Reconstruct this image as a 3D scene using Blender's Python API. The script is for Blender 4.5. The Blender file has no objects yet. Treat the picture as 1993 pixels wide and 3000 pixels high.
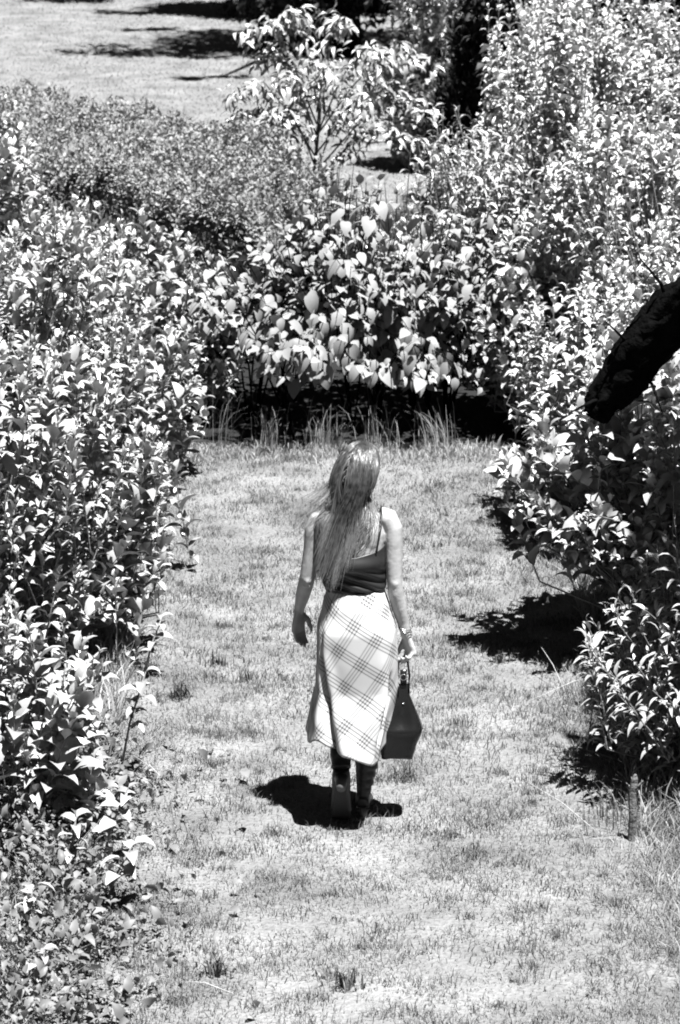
import bpy, math, random
import numpy as np
from mathutils import Vector, Matrix, Quaternion

rng = np.random.default_rng(7)
random.seed(7)
S = bpy.context.scene
C = S.collection
PI = math.pi

# ---------------------------------------------------------------- camera
CAM_H, PITCH = 4.7, math.radians(16)
cd = bpy.data.cameras.new('camera')
cd.sensor_fit = 'VERTICAL'; cd.sensor_height = 36.0; cd.sensor_width = 24.0
cd.lens = 100.0
cd.clip_start = 0.1; cd.clip_end = 2000
cd.dof.use_dof = True; cd.dof.focus_distance = 12.4; cd.dof.aperture_fstop = 7.0
cam = bpy.data.objects.new('camera', cd); C.objects.link(cam)
cam.location = (0, 0, CAM_H); cam.rotation_euler = (PI / 2 - PITCH, 0, 0)
S.camera = cam

# ---------------------------------------------------------------- light
SUN = Vector((0.19, -0.25, 1.0)).normalized()
w = bpy.data.worlds.new('World'); S.world = w; w.use_nodes = True
nt = w.node_tree; nt.nodes.clear()
sky = nt.nodes.new('ShaderNodeTexSky'); sky.sky_type = 'NISHITA'; sky.sun_disc = False
sky.sun_elevation = math.asin(SUN.z); sky.sun_rotation = math.atan2(SUN.x, SUN.y)
sky.air_density = 0.2; sky.dust_density = 0.0; sky.ozone_density = 1.0
sep = nt.nodes.new('ShaderNodeSeparateColor')      # black-and-white film behind a red filter: the sky's red light only
bg = nt.nodes.new('ShaderNodeBackground'); bg.inputs['Strength'].default_value = 0.05
wo = nt.nodes.new('ShaderNodeOutputWorld')
nt.links.new(sky.outputs[0], sep.inputs[0]); nt.links.new(sep.outputs[0], bg.inputs[0]); nt.links.new(bg.outputs[0], wo.inputs[0])
sl = bpy.data.lights.new('sun', 'SUN'); sl.energy = 5.0; sl.angle = math.radians(0.5); sl.color = (1, 1, 1)
sun = bpy.data.objects.new('sun', sl); C.objects.link(sun)
sun.rotation_euler = SUN.to_track_quat('Z', 'Y').to_euler(); sun.location = (4, 2, 15)
S.view_settings.view_transform = 'Standard'; S.view_settings.look = 'None'
S.view_settings.gamma = 1.0; S.view_settings.use_curve_mapping = False
S.view_settings.exposure = 1.95
S.cycles.filter_width = 1.9; S.cycles.max_bounces = 6; S.cycles.diffuse_bounces = 1; S.cycles.transmission_bounces = 3; S.cycles.glossy_bounces = 3

# ---------------------------------------------------------------- helpers
FPX = 100 / 36 * 3000
cP, sP = math.cos(PITCH), math.sin(PITCH)
def project(P):
    """world points -> photograph pixels (used to choose which leaves show largest)"""
    P = np.asarray(P, float); y, z = P[:, 1], P[:, 2] - CAM_H
    dep = y * cP - z * sP
    return 996.5 + FPX * P[:, 0] / dep, 1500 - FPX * (y * sP + z * cP) / dep, dep
def unit(a):
    return a / np.maximum(np.linalg.norm(a, axis=-1, keepdims=True), 1e-9)

def mesh_np(name, V, tris=None, quads=None, tone=None, smooth=True):
    me = bpy.data.meshes.new(name)
    V = np.asarray(V, np.float32)
    nt_ = 0 if tris is None else len(tris); nq = 0 if quads is None else len(quads)
    me.vertices.add(len(V)); me.vertices.foreach_set('co', V.ravel())
    loops = []; 
    if nt_: loops.append(np.asarray(tris, np.int32).ravel())
    if nq: loops.append(np.asarray(quads, np.int32).ravel())
    L = np.concatenate(loops); me.loops.add(len(L)); me.loops.foreach_set('vertex_index', L)
    me.polygons.add(nt_ + nq)
    st = np.concatenate([np.arange(nt_) * 3, nt_ * 3 + np.arange(nq) * 4]).astype(np.int32)
    me.polygons.foreach_set('loop_start', st)
    if smooth: me.polygons.foreach_set('use_smooth', np.ones(nt_ + nq, bool))
    if tone is not None:
        a = me.attributes.new('tone', 'FLOAT', 'POINT'); a.data.foreach_set('value', np.asarray(tone, np.float32))
    me.update(calc_edges=True); me.validate()
    return me

class MB:
    """collects shapes; build() links them as one mesh object"""
    def __init__(s): s.v = []; s.f = []
    def add(s, V, F):
        o = len(s.v); s.v.extend([tuple(p) for p in V]); s.f.extend([tuple(i + o for i in f) for f in F])
    def tube(s, pts, rad, n=12, ref=(1, 0, 0), caps=True):
        """closed tube; rad: list of r or (a,b): a along ref side, b across"""
        pts = [Vector(p) for p in pts]; V = []; F = []
        ref = Vector(ref)
        for i, p in enumerate(pts):
            t = (pts[min(i + 1, len(pts) - 1)] - pts[max(i - 1, 0)]).normalized()
            a = (ref - t * ref.dot(t))
            a = a.normalized() if a.length > 1e-4 else t.orthogonal().normalized()
            b = t.cross(a).normalized()
            r = rad[i]; ra, rb = (r, r) if not isinstance(r, (tuple, list)) else r
            for k in range(n):
                an = 2 * PI * k / n
                V.append(p + a * ra * math.cos(an) + b * rb * math.sin(an))
        m = len(pts)
        for i in range(m - 1):
            for k in range(n):
                k2 = (k + 1) % n
                F.append((i * n + k, i * n + k2, (i + 1) * n + k2, (i + 1) * n + k))
        if caps:
            F.append(tuple(reversed(range(n)))); F.append(tuple((m - 1) * n + k for k in range(n)))
        s.add(V, F); return s
    def ball(s, c, r, M=None, nu=16, nv=10):
        V = []; F = []; c = Vector(c)
        r = (r, r, r) if not isinstance(r, (tuple, list)) else r
        for j in range(1, nv):
            ph = PI * j / nv
            for i in range(nu):
                th = 2 * PI * i / nu
                q = Vector((r[0] * math.sin(ph) * math.cos(th), r[1] * math.sin(ph) * math.sin(th), r[2] * math.cos(ph)))
                if M is not None: q = M @ q
                V.append(c + q)
        for j in range(nv - 2):
            for i in range(nu):
                i2 = (i + 1) % nu
                F.append((j * nu + i, (j + 1) * nu + i, (j + 1) * nu + i2, j * nu + i2))
        top = Vector((0, 0, r[2])); bot = Vector((0, 0, -r[2]))
        if M is not None: top = M @ top; bot = M @ bot
        V += [c + top, c + bot]; a = len(V) - 2; b = a + 1; e = (nv - 2) * nu
        for i in range(nu):
            i2 = (i + 1) % nu
            F.append((a, i, i2)); F.append((b, e + i2, e + i))
        s.add(V, F); return s
    def box(s, c, h, M=None):
        c = Vector(c); V = []
        for sx in (-1, 1):
            for sy in (-1, 1):
                for sz in (-1, 1):
                    q = Vector((sx * h[0], sy * h[1], sz * h[2]))
                    V.append(c + (M @ q if M is not None else q))
        s.add(V, [(0, 1, 3, 2), (4, 6, 7, 5), (0, 4, 5, 1), (2, 3, 7, 6), (0, 2, 6, 4), (1, 5, 7, 3)]); return s
    def torus(s, c, R, r, M=None, n=20, m=6, sy=1.0):
        V = []; F = []; c = Vector(c)
        for i in range(n):
            a = 2 * PI * i / n
            for j in range(m):
                b = 2 * PI * j / m
                q = Vector(((R + r * math.cos(b)) * math.cos(a), sy * (R + r * math.cos(b)) * math.sin(a), r * math.sin(b)))
                V.append(c + (M @ q if M is not None else q))
        for i in range(n):
            for j in range(m):
                F.append((i * m + j, ((i + 1) % n) * m + j, ((i + 1) % n) * m + (j + 1) % m, i * m + (j + 1) % m))
        s.add(V, F); return s
    def mesh(s, name, smooth=True):
        me = bpy.data.meshes.new(name); me.from_pydata([tuple(v) for v in s.v], [], s.f)
        if smooth:
            for p in me.polygons: p.use_smooth = True
        me.update(); return me
    def build(s, name, m, parent=None, smooth=True):
        return obj(name, s.mesh(name, smooth), m, parent)

def obj(name, me, m=None, parent=None):
    o = bpy.data.objects.new(name, me); C.objects.link(o)
    if m is not None and len(me.materials) == 0: me.materials.append(m)
    if parent is not None: o.parent = parent
    return o
def tag(o, label=None, cat=None, group=None, kind=None):
    if label: o['label'] = label
    if cat: o['category'] = cat
    if group: o['group'] = group
    if kind: o['kind'] = kind
    return o
def thing(name, label, cat, loc=(0, 0, 0), group=None):
    o = bpy.data.objects.new(name, None); C.objects.link(o); o.location = loc; o.empty_display_size = 0.1
    return tag(o, label, cat, group)

# ---------------------------------------------------------------- materials
def mat(name, lo, hi=None, rough=0.6, spec=0.4, scale=20.0, bump=0.0, bscale=60.0, translucent=0.0, tone=False, metal=0.0, detail=4.0, ani=0.0):
    m = bpy.data.materials.new(name); m.use_nodes = True
    n = m.node_tree; n.nodes.clear(); N = n.nodes.new; K = n.links.new
    out = N('ShaderNodeOutputMaterial'); p = N('ShaderNodeBsdfPrincipled')
    p.inputs['Roughness'].default_value = rough; p.inputs['Specular IOR Level'].default_value = spec; p.inputs['Metallic'].default_value = metal
    hi = lo if hi is None else hi
    tc = N('ShaderNodeTexCoord')
    no = N('ShaderNodeTexNoise'); no.inputs['Scale'].default_value = scale; no.inputs['Detail'].default_value = detail
    K(tc.outputs['Object'], no.inputs['Vector'])
    mr = N('ShaderNodeMapRange'); mr.inputs[1].default_value = 0.3; mr.inputs[2].default_value = 0.7
    mr.inputs[3].default_value = lo; mr.inputs[4].default_value = hi
    if tone:
        at = N('ShaderNodeAttribute'); at.attribute_name = 'tone'
        ad = N('ShaderNodeMath'); ad.operation = 'MULTIPLY_ADD'; ad.inputs[1].default_value = 0.35; ad.inputs[2].default_value = 0.0
        K(no.outputs['Fac'], ad.inputs[0])
        a2 = N('ShaderNodeMath'); a2.operation = 'MULTIPLY_ADD'; a2.inputs[1].default_value = 0.65
        K(at.outputs['Fac'], a2.inputs[0]); K(ad.outputs[0], a2.inputs[2])
        K(a2.outputs[0], mr.inputs[0]); mr.inputs[1].default_value = 0.1; mr.inputs[2].default_value = 0.9
    else:
        K(no.outputs['Fac'], mr.inputs[0])
    cc = N('ShaderNodeCombineColor')
    for i in range(3): K(mr.outputs[0], cc.inputs[i])
    K(cc.outputs[0], p.inputs['Base Color'])
    if bump:
        bn = N('ShaderNodeTexNoise'); bn.inputs['Scale'].default_value = bscale; bn.inputs['Detail'].default_value = 5
        K(tc.outputs['Object'], bn.inputs['Vector'])
        bp = N('ShaderNodeBump'); bp.inputs['Strength'].default_value = bump; bp.inputs['Distance'].default_value = 0.02
        K(bn.outputs['Fac'], bp.inputs['Height']); K(bp.outputs[0], p.inputs['Normal'])
    if translucent:
        tr = N('ShaderNodeBsdfTranslucent'); K(cc.outputs[0], tr.inputs[0])
        mx = N('ShaderNodeMixShader'); mx.inputs[0].default_value = translucent
        K(p.outputs[0], mx.inputs[1]); K(tr.outputs[0], mx.inputs[2]); K(mx.outputs[0], out.inputs[0])
    else: K(p.outputs[0], out.inputs[0])
    return m

M_leaf = mat('broad_leaf', 0.18, 0.38, rough=0.34, spec=0.75, scale=9, translucent=0.03, tone=True)
M_leafpale = mat('pale_leaf', 0.26, 0.46, rough=0.42, spec=0.5, scale=9, translucent=0.03, tone=True)
M_leafbig = mat('large_leaf', 0.14, 0.24, rough=0.6, spec=0.3, scale=9, translucent=0.07, tone=True)
M_hedge = mat('hedge_leaf', 0.12, 0.25, rough=0.55, spec=0.3, scale=4, translucent=0.12, tone=True)
M_dark = mat('evergreen_needle', 0.012, 0.035, rough=0.6, spec=0.2, scale=3, tone=True)
M_weed = mat('weed_leaf', 0.06, 0.2, rough=0.55, spec=0.35, scale=9, translucent=0.15, tone=True)
M_tuft = mat('dark_weed_leaf', 0.03, 0.08, rough=0.5, spec=0.3, scale=9, tone=True)
M_twig = mat('twig', 0.10, 0.2, rough=0.7, scale=30, bump=0.4)
M_shade_bark = mat('shade_bark', 0.002, 0.005, rough=1.0, spec=0.02, scale=12, bump=1.0, bscale=25)  # kept near black so the limb and bush stems stand in for shade
M_straw = mat('straw', 0.25, 0.4, rough=0.6, scale=20)
M_wood = mat('weathered_wood', 0.05, 0.14, rough=0.85, scale=14, bump=0.8, bscale=50)
M_grass = mat('grass_blade', 0.06, 0.25, rough=0.6, spec=0.25, scale=1.7, translucent=0.15, tone=True, detail=6)
M_grasstall = mat('tall_grass_blade', 0.14, 0.32, rough=0.5, spec=0.3, scale=6, translucent=0.2, tone=True)
M_field = mat('field_grass', 0.12, 0.18, rough=0.8, spec=0.1, scale=0.5, translucent=0.1, tone=True, detail=8)

def ground_material():
    m = bpy.data.materials.new('ground_soil'); m.use_nodes = True
    n = m.node_tree; n.nodes.clear(); N = n.nodes.new; K = n.links.new
    out = N('ShaderNodeOutputMaterial'); p = N('ShaderNodeBsdfPrincipled'); p.inputs['Roughness'].default_value = 0.95; p.inputs['Specular IOR Level'].default_value = 0.05
    ge = N('ShaderNodeNewGeometry'); sx = N('ShaderNodeSeparateXYZ'); K(ge.outputs['Position'], sx.inputs[0])
    n1 = N('ShaderNodeTexNoise'); n1.inputs['Scale'].default_value = 2.2; n1.inputs['Detail'].default_value = 8; K(ge.outputs['Position'], n1.inputs['Vector'])
    n2 = N('ShaderNodeTexNoise'); n2.inputs['Scale'].default_value = 45; n2.inputs['Detail'].default_value = 4; K(ge.outputs['Position'], n2.inputs['Vector'])
    # mown turf tone
    a = N('ShaderNodeMapRange'); a.inputs[1].default_value = 0.3; a.inputs[2].default_value = 0.7; a.inputs[3].default_value = 0.11; a.inputs[4].default_value = 0.21; K(n1.outputs['Fac'], a.inputs[0])
    b = N('ShaderNodeMapRange'); b.inputs[1].default_value = 0.3; b.inputs[2].default_value = 0.7; b.inputs[3].default_value = 0.75; b.inputs[4].default_value = 1.15; K(n2.outputs['Fac'], b.inputs[0])
    c = N('ShaderNodeMath'); c.operation = 'MULTIPLY'; K(a.outputs[0], c.inputs[0]); K(b.outputs[0], c.inputs[1])
    # bare leaf litter beneath the shrubs, their shade put into its near-black tone
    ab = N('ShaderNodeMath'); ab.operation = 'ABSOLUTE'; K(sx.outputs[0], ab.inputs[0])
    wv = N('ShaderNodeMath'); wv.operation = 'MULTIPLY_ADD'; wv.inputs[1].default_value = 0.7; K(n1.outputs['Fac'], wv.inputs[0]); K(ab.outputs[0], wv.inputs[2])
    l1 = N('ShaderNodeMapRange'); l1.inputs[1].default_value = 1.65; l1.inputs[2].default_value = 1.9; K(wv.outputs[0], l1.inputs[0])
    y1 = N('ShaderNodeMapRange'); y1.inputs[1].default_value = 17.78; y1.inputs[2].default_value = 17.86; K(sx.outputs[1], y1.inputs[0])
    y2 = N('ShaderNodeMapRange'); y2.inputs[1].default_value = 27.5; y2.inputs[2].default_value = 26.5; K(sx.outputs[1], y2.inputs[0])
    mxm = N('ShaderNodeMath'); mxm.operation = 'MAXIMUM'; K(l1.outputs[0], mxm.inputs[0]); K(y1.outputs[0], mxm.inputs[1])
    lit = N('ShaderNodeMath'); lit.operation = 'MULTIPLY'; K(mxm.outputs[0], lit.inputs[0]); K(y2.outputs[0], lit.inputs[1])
    fy = N('ShaderNodeMapRange'); fy.inputs[1].default_value = 24; fy.inputs[2].default_value = 28; fy.inputs[3].default_value = 1.0; fy.inputs[4].default_value = 0.95; K(sx.outputs[1], fy.inputs[0])     # shade among the field blades put into the ground colour
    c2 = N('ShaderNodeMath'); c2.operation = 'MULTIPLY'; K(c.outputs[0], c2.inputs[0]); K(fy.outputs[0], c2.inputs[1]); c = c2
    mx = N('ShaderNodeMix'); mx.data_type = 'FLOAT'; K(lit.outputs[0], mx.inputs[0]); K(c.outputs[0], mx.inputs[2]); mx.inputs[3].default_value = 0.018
    cc = N('ShaderNodeCombineColor')
    for i in range(3): K(mx.outputs[0], cc.inputs[i])
    K(cc.outputs[0], p.inputs['Base Color'])
    bp = N('ShaderNodeBump'); bp.inputs['Strength'].default_value = 0.8; bp.inputs['Distance'].default_value = 0.03; K(n2.outputs['Fac'], bp.inputs['Height']); K(bp.outputs[0], p.inputs['Normal'])
    K(p.outputs[0], out.inputs[0]); return m

# ---------------------------------------------------------------- ground
g = MB(); xs = [-400, -60, -12, -3, 3, 12, 60, 400]; ys = [-60, 5, 10, 15, 20, 30, 45, 70, 150, 900]
V = [(x, y, 0.0) for y in ys for x in xs]; nx = len(xs)
g.add(V, [(j * nx + i, j * nx + i + 1, (j + 1) * nx + i + 1, (j + 1) * nx + i) for j in range(len(ys) - 1) for i in range(nx - 1)])
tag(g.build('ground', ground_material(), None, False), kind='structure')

# ---------------------------------------------------------------- leaf templates
def leaf_template(W=0.5, arch=1.2, up=0.35, fold=0.35, n=5, tipp=0.9, twist=0.0):
    """unit-length leaf: x along, y across, z up; arches over and droops towards the tip"""
    V = []; ang = up; x = z = 0.0; P = [(0, 0, ang)]
    for i in range(n):
        x += math.cos(ang) / n; z += math.sin(ang) / n; ang -= arch / n; P.append((x, z, ang))
    V.append((P[0][0], 0, P[0][1]))
    for i in range(1, n):
        t = i / n; wd = W * 0.5 * (math.sin(PI * t ** 0.68) ** 0.85) * (1 - 0.25 * t ** 3)
        px, pz, a = P[i]; nx_, nz_ = -math.sin(a), math.cos(a)
        h = fold * wd
        for sgn in (-1, 0, 1):
            hh = h if sgn else 0
            if sgn: hh += twist * sgn * wd
            V.append((px + nx_ * hh, sgn * wd, pz + nz_ * hh))
    V.append((P[n][0], 0, P[n][1]))
    T = [(0, 2, 1), (0, 3, 2)]; last = len(V) - 1
    for i in range(n - 2):
        a = 1 + 3 * i; b = a + 3
        for k in (0, 1): T += [(a + k, a + k + 1, b + k + 1), (a + k, b + k + 1, b + k)]
    a = 1 + 3 * (n - 2); T += [(a, a + 1, last), (a + 1, a + 2, last)]
    return np.array(V), np.array(T)
def low_poly(n, specs): return [leaf_template(*a, n=n, **k) for a, k in specs]
BROAD = [leaf_template(0.52, 1.5, 0.5, 0.35), leaf_template(0.48, 1.9, 0.6, 0.45, twist=0.15), leaf_template(0.56, 1.1, 0.35, 0.3, twist=-0.2), leaf_template(0.42, 1.6, 0.55, 0.55)]
ARCH = [leaf_template(0.44, 2.1, 0.75, 0.45), leaf_template(0.40, 2.4, 0.85, 0.5, twist=0.1), leaf_template(0.46, 1.8, 0.6, 0.4, twist=-0.12)]
BIG = [leaf_template(0.62, 0.9, 0.25, 0.22, 6), leaf_template(0.56, 1.2, 0.3, 0.3, 6, twist=0.12), leaf_template(0.66, 0.7, 0.15, 0.18, 6, twist=-0.12)]
NARROW = [leaf_template(0.26, 1.3, 0.3, 0.3, 4), leaf_template(0.22, 1.7, 0.5, 0.3, 4)]
LOW = {'broad': low_poly(3, [((0.52, 1.5, 0.5, 0.35), {}), ((0.48, 1.9, 0.6, 0.45), {'twist': 0.15}), ((0.56, 1.1, 0.35, 0.3), {'twist': -0.2}), ((0.42, 1.6, 0.55, 0.55), {})]),
       'arch': low_poly(3, [((0.44, 2.1, 0.75, 0.45), {}), ((0.40, 2.4, 0.85, 0.5), {'twist': 0.1}), ((0.46, 1.8, 0.6, 0.4), {'twist': -0.12})]),
       'narrow': low_poly(3, [((0.26, 1.3, 0.3, 0.3), {}), ((0.22, 1.7, 0.5, 0.3), {})])}     # coarser leaves for what stands far off or deep inside
SMALL = [leaf_template(0.6, 0.8, 0.3, 0.3, 2), leaf_template(0.5, 1.2, 0.4, 0.4, 2)]

def scatter_mesh(name, temps, which, pos, D, Nn, size, tone):
    """one mesh holding every leaf; D = leaf direction, Nn = approximate up normal"""
    s = unit(np.cross(Nn, D)); n = np.cross(D, s)
    VV = []; TT = []; TO = []; off = 0
    for k, (tv, tt) in enumerate(temps):
        i = np.where(which == k)[0]
        if len(i) == 0: continue
        P = pos[i, None, :] + size[i, None, None] * (tv[None, :, 0:1] * D[i, None, :] + tv[None, :, 1:2] * s[i, None, :] + tv[None, :, 2:3] * n[i, None, :])
        m = len(tv); VV.append(P.reshape(-1, 3))
        TT.append((tt[None] + (off + np.arange(len(i)) * m)[:, None, None]).reshape(-1, 3)); off += len(i) * m
        TO.append(np.repeat(tone[i], m))
    return mesh_np(name, np.concatenate(VV), np.concatenate(TT), None, np.concatenate(TO))

_leafmesh = {}
def leaf_mesh(key, temps, k, tq, m):
    kk = (key, k, tq)
    if kk not in _leafmesh:
        tv, tt = temps[k]; me = mesh_np('leaf', tv, tt, None, np.full(len(tv), 0.1 + 0.27 * tq)); me.materials.append(m); _leafmesh[kk] = me
    return _leafmesh[kk]

# ---------------------------------------------------------------- shrubs
SHRUBS = []    # filled first, leaves chosen and linked when all are known
def lump(d, ph):
    return (np.sin(d[:, 0] * 4.1 + ph[0]) * np.sin(d[:, 1] * 3.7 + ph[1]) + np.sin(d[:, 2] * 5.3 + ph[2] + d[:, 0] * 2.3)) * 0.5

def shoots(c, r, n, up=0.7, zmin=0.12, zc=0.42, lumpy=0.24, shell=1.0, seed=0, zlow=0.0, gap=0.25):
    rg = np.random.default_rng(seed)
    d = unit(rg.normal(size=(n * 3, 3))); d = d[d[:, 2] > -0.75][:n]
    ph = rg.uniform(0, 6, 3)
    rad = shell * (1 + lumpy * lump(d, ph)) * rg.uniform(0.86, 1.08, len(d))
    cz = r[2] * zc
    R3 = np.array([r[0], r[1], r[2] * (1 - zc)])
    p = np.array([c[0], c[1], cz]) + d * R3 * rad[:, None]
    nrm = unit(d / R3)
    h_ = np.sin(p[:, 0] * 7.3 + ph[0]) * np.sin(p[:, 1] * 6.1 + ph[1]) + np.sin(p[:, 2] * 8.7 + ph[2] + p[:, 0] * 3.1) * 0.8 + 0.5 * np.sin(p[:, 0] * 15 + p[:, 2] * 13 + ph[1])
    ok = (p[:, 2] > zmin) & (rg.uniform(-1.35, 0.1, len(p)) < h_ + gap) & (rg.uniform(0.12, 0.95, len(p)) < (p[:, 2] - zlow) / 0.35 + 0.5)
    return p[ok], unit(nrm[ok] * (1 - up) + np.array([0, 0, up]) + rg.normal(size=(ok.sum(), 3)) * 0.16)

def leaves_on(tips, ax, length, spacing, leaf, temps, pairs=True, open_=1.05, droop=0.0, seed=0, size_var=0.25, tonebase=0.5, noise=1.0):
    rg = np.random.default_rng(seed + 99)
    P = []; D = []; N = []; Z = []
    n = len(tips)
    L = length * rg.uniform(0.6, 1.25, n)
    a = ax; ref = np.where(np.abs(a[:, 2:3]) > 0.95, np.array([[1.0, 0, 0]]), np.array([[0, 0, 1.0]]))
    e1 = unit(np.cross(a, ref)); e2 = np.cross(a, e1)
    ph0 = rg.uniform(0, 2 * PI, n); ss_ = rg.uniform(0.48, 1.4, n); st_ = rg.normal(size=n) * 0.22; TN = []
    if temps is BIG: ss_ = 0.9 + (ss_ - 0.94) * 0.45
    kmax = int(length * 1.25 / spacing) + 1
    for k in range(kmax):
        s = k * spacing * (0.55 + 0.45 * min(1, k / 3))
        ok = s < L
        if not ok.any(): break
        for side in ((0, 1) if pairs else (0,)):
            az = ph0[ok] + k * (PI / 2 if pairs else 2.4) + side * PI + rg.normal(size=ok.sum()) * 0.35 * noise
            rr = e1[ok] * np.cos(az)[:, None] + e2[ok] * np.sin(az)[:, None]
            th = np.clip((open_ * (0.45 + 0.55 * min(1, k / 3))) + rg.normal(size=ok.sum()) * 0.18 * noise, 0.1, 1.9)
            d = rr * np.sin(th)[:, None] + a[ok] * np.cos(th)[:, None]
            d[:, 2] -= droop * min(1, k / 2); d = unit(d)
            up = a[ok] * 0.6 + np.array([0, 0, 0.9]) + rg.normal(size=(ok.sum(), 3)) * 0.22 * noise
            nn = unit(up - d * (up * d).sum(1, keepdims=True))
            P.append(tips[ok] - a[ok] * s + rr * 0.006); D.append(d); N.append(nn)
            TN.append(st_[ok])
            Z.append(ss_[ok] * leaf * min(1.0, 0.55 + 0.2 * k) * (1 + size_var * rg.normal(size=ok.sum()).clip(-1.6, 1.6)))
    P = np.concatenate(P); D = np.concatenate(D); N = np.concatenate(N); Z = np.concatenate(Z)
    which = rg.integers(0, len(temps), len(P)); tone = np.clip(rg.uniform(0, 1, len(P)) * 0.7 + 0.3 * tonebase + np.concatenate(TN), 0, 1)
    return dict(P=P, D=D, N=N, Z=Z, which=which, tone=tone, temps=temps)

def stems_mesh(base, starts, tips, r0=0.008, nb=7, spread=0.15, seed=0, per=1.0):
    rg = random.Random(seed); mb = MB()
    bs = [(base[0] + rg.uniform(-spread, spread), base[1] + rg.uniform(-spread, spread), -0.03) for _ in range(nb)]
    for i in range(len(starts)):
        if rg.random() > per: 
            mb.tube([starts[i], tips[i]], [r0 * 0.5, r0 * 0.25], 4, caps=False); continue
        s = starts[i]; b = min(bs, key=lambda q: (q[0] - s[0]) ** 2 + (q[1] - s[1]) ** 2 + rg.random() * 0.05)
        m1 = (b[0] * 0.65 + s[0] * 0.35, b[1] * 0.65 + s[1] * 0.35, s[2] * 0.55)
        mb.tube([b, m1, s, tips[i]], [r0, r0 * 0.8, r0 * 0.55, r0 * 0.25], 4, caps=False)
    return mb

def shrub(name, label, cat, c, r, leaf, temps, key, m, group=None, dens=48, length=0.44, spacing=0.058, up=0.72, inner=0.35,
          pairs=True, open_=1.05, droop=0.0, zmin=0.12, zc=0.42, lumpy=0.24, parts=200, seed=0, stem=True, tonebase=0.5, twig=None, extra=None, spread=0.15, nb=7, per=0.5, zlow=0.0, gap=0.25, noise=1.0):
    area = 2.2 * PI * ((r[0] * r[1] + r[0] * r[2] + r[1] * r[2]) / 3)
    t, a = shoots(c, r, int(area * dens * 1.2), up, zmin, zc, lumpy, 1.0, seed, zlow, gap)
    if inner:
        t2, a2 = shoots(c, r, int(area * dens * inner), up, zmin, zc, lumpy, 0.68, seed + 1, min(zlow, 0.2), 0.6)
        t = np.concatenate([t, t2]); a = np.concatenate([a, a2])
    if extra is not None:
        t = np.concatenate([t, np.array([e[0] for e in extra], float)]); a = np.concatenate([a, unit(np.array([e[1] for e in extra], float))])
    d = leaves_on(t, a, length, spacing, leaf, temps, pairs, open_, droop, seed, tonebase=tonebase, noise=noise)
    ok = d['P'][:, 2] > 0.03
    for k in ('P', 'D', 'N', 'Z', 'which', 'tone'): d[k] = d[k][ok]
    root = thing(name, label, cat, (c[0], c[1], 0), group)
    if stem:
        st = stems_mesh((0, 0, 0), (t - a * length) - np.array([c[0], c[1], 0]), t - np.array([c[0], c[1], 0]), seed=seed, per=per, nb=nb, spread=spread).build('stems', twig or M_twig, root)
        st['kind'] = 'stuff'
    d.update(root=root, key=key, mat=m, parts=parts, c=np.array([c[0], c[1], 0.0]))
    SHRUBS.append(d)
    return root

def finish_shrubs():
    """the leaves that show largest become parts of their own, the rest one mass per shrub"""
    allP = np.concatenate([d['P'] + 0.5 * d['Z'][:, None] * d['D'] for d in SHRUBS])
    sid = np.concatenate([np.full(len(d['P']), i) for i, d in enumerate(SHRUBS)])
    lid = np.concatenate([np.arange(len(d['P'])) for d in SHRUBS])
    size = np.concatenate([d['Z'] for d in SHRUBS])
    u, v, dep = project(allP)
    cell = 20
    inside = (u > 0) & (u < 1993) & (v > 0) & (v < 3000)
    key = (np.floor(u / cell) * 1000 + np.floor(v / cell)).astype(np.int64)
    order = np.lexsort((dep, key)); order = order[inside[order]]
    _, first = np.unique(key[order], return_index=True); front = order[first]
    px = size[front] / dep[front] * FPX
    keep = px > 24; front = front[keep]; px = px[keep]
    for i, d in enumerate(SHRUBS):
        sel = front[sid[front] == i]; pp = px[sid[front] == i]
        sel = lid[sel[np.argsort(-pp)][:d['parts']]]
        mask = np.ones(len(d['P']), bool); mask[sel] = False
        root = d['root']; P = d['P'] - d['c']
        if mask.any():
            me = scatter_mesh('foliage', LOW.get(d['key'], d['temps']) if d['c'][1] > 12.5 else d['temps'], d['which'][mask], P[mask], d['D'][mask], d['N'][mask], d['Z'][mask], d['tone'][mask])
            obj('foliage', me, d['mat'], root)['kind'] = 'stuff'
        for j in sel:
            D = d['D'][j]; s = np.cross(d['N'][j], D); s /= np.linalg.norm(s); n = np.cross(D, s)
            o = obj('leaf', leaf_mesh(d['key'], d['temps'], int(d['which'][j]), min(2, int(d['tone'][j] * 3)), d['mat']), None, root)
            z = d['Z'][j]
            o.matrix_local = Matrix(((D[0] * z, s[0] * z, n[0] * z, P[j, 0]), (D[1] * z, s[1] * z, n[1] * z, P[j, 1]), (D[2] * z, s[2] * z, n[2] * z, P[j, 2]), (0, 0, 0, 1)))

GL = 'shrubs along the left of the path'
GR = 'shrubs along the right of the path'
# left bank, near to far
shrub('broadleaf_shrub', 'low broadleaf shrub with large bright arching leaves, nearest on the left verge', 'shrub', (-1.62, 11.45), (0.62, 0.6, 1.0), 0.105, BROAD, 'broad', M_leaf, GL, dens=40, length=0.42, seed=11)
shrub('broadleaf_shrub', 'leafy shrub on the left verge just behind the low nearest one', 'shrub', (-1.82, 13.65), (0.9, 0.85, 1.6), 0.098, BROAD, 'broad', M_leaf, GL, dens=52, zlow=0.42, seed=12)
shrub('broadleaf_shrub', 'tall dense shrub halfway along the left bank, its leaves hanging over the grass path', 'shrub', (-1.95, 15.4), (1.0, 0.95, 1.75), 0.098, BROAD, 'broad', M_leaf, GL, dens=52, zlow=0.4, seed=13)
shrub('broadleaf_shrub', 'shrub on the left at the far end of the path, touching the large-leaved bush', 'shrub', (-1.95, 17.4), (0.98, 0.95, 1.6), 0.095, BROAD, 'broad', M_leaf, GL, dens=52, zlow=0.35, seed=14)
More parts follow.
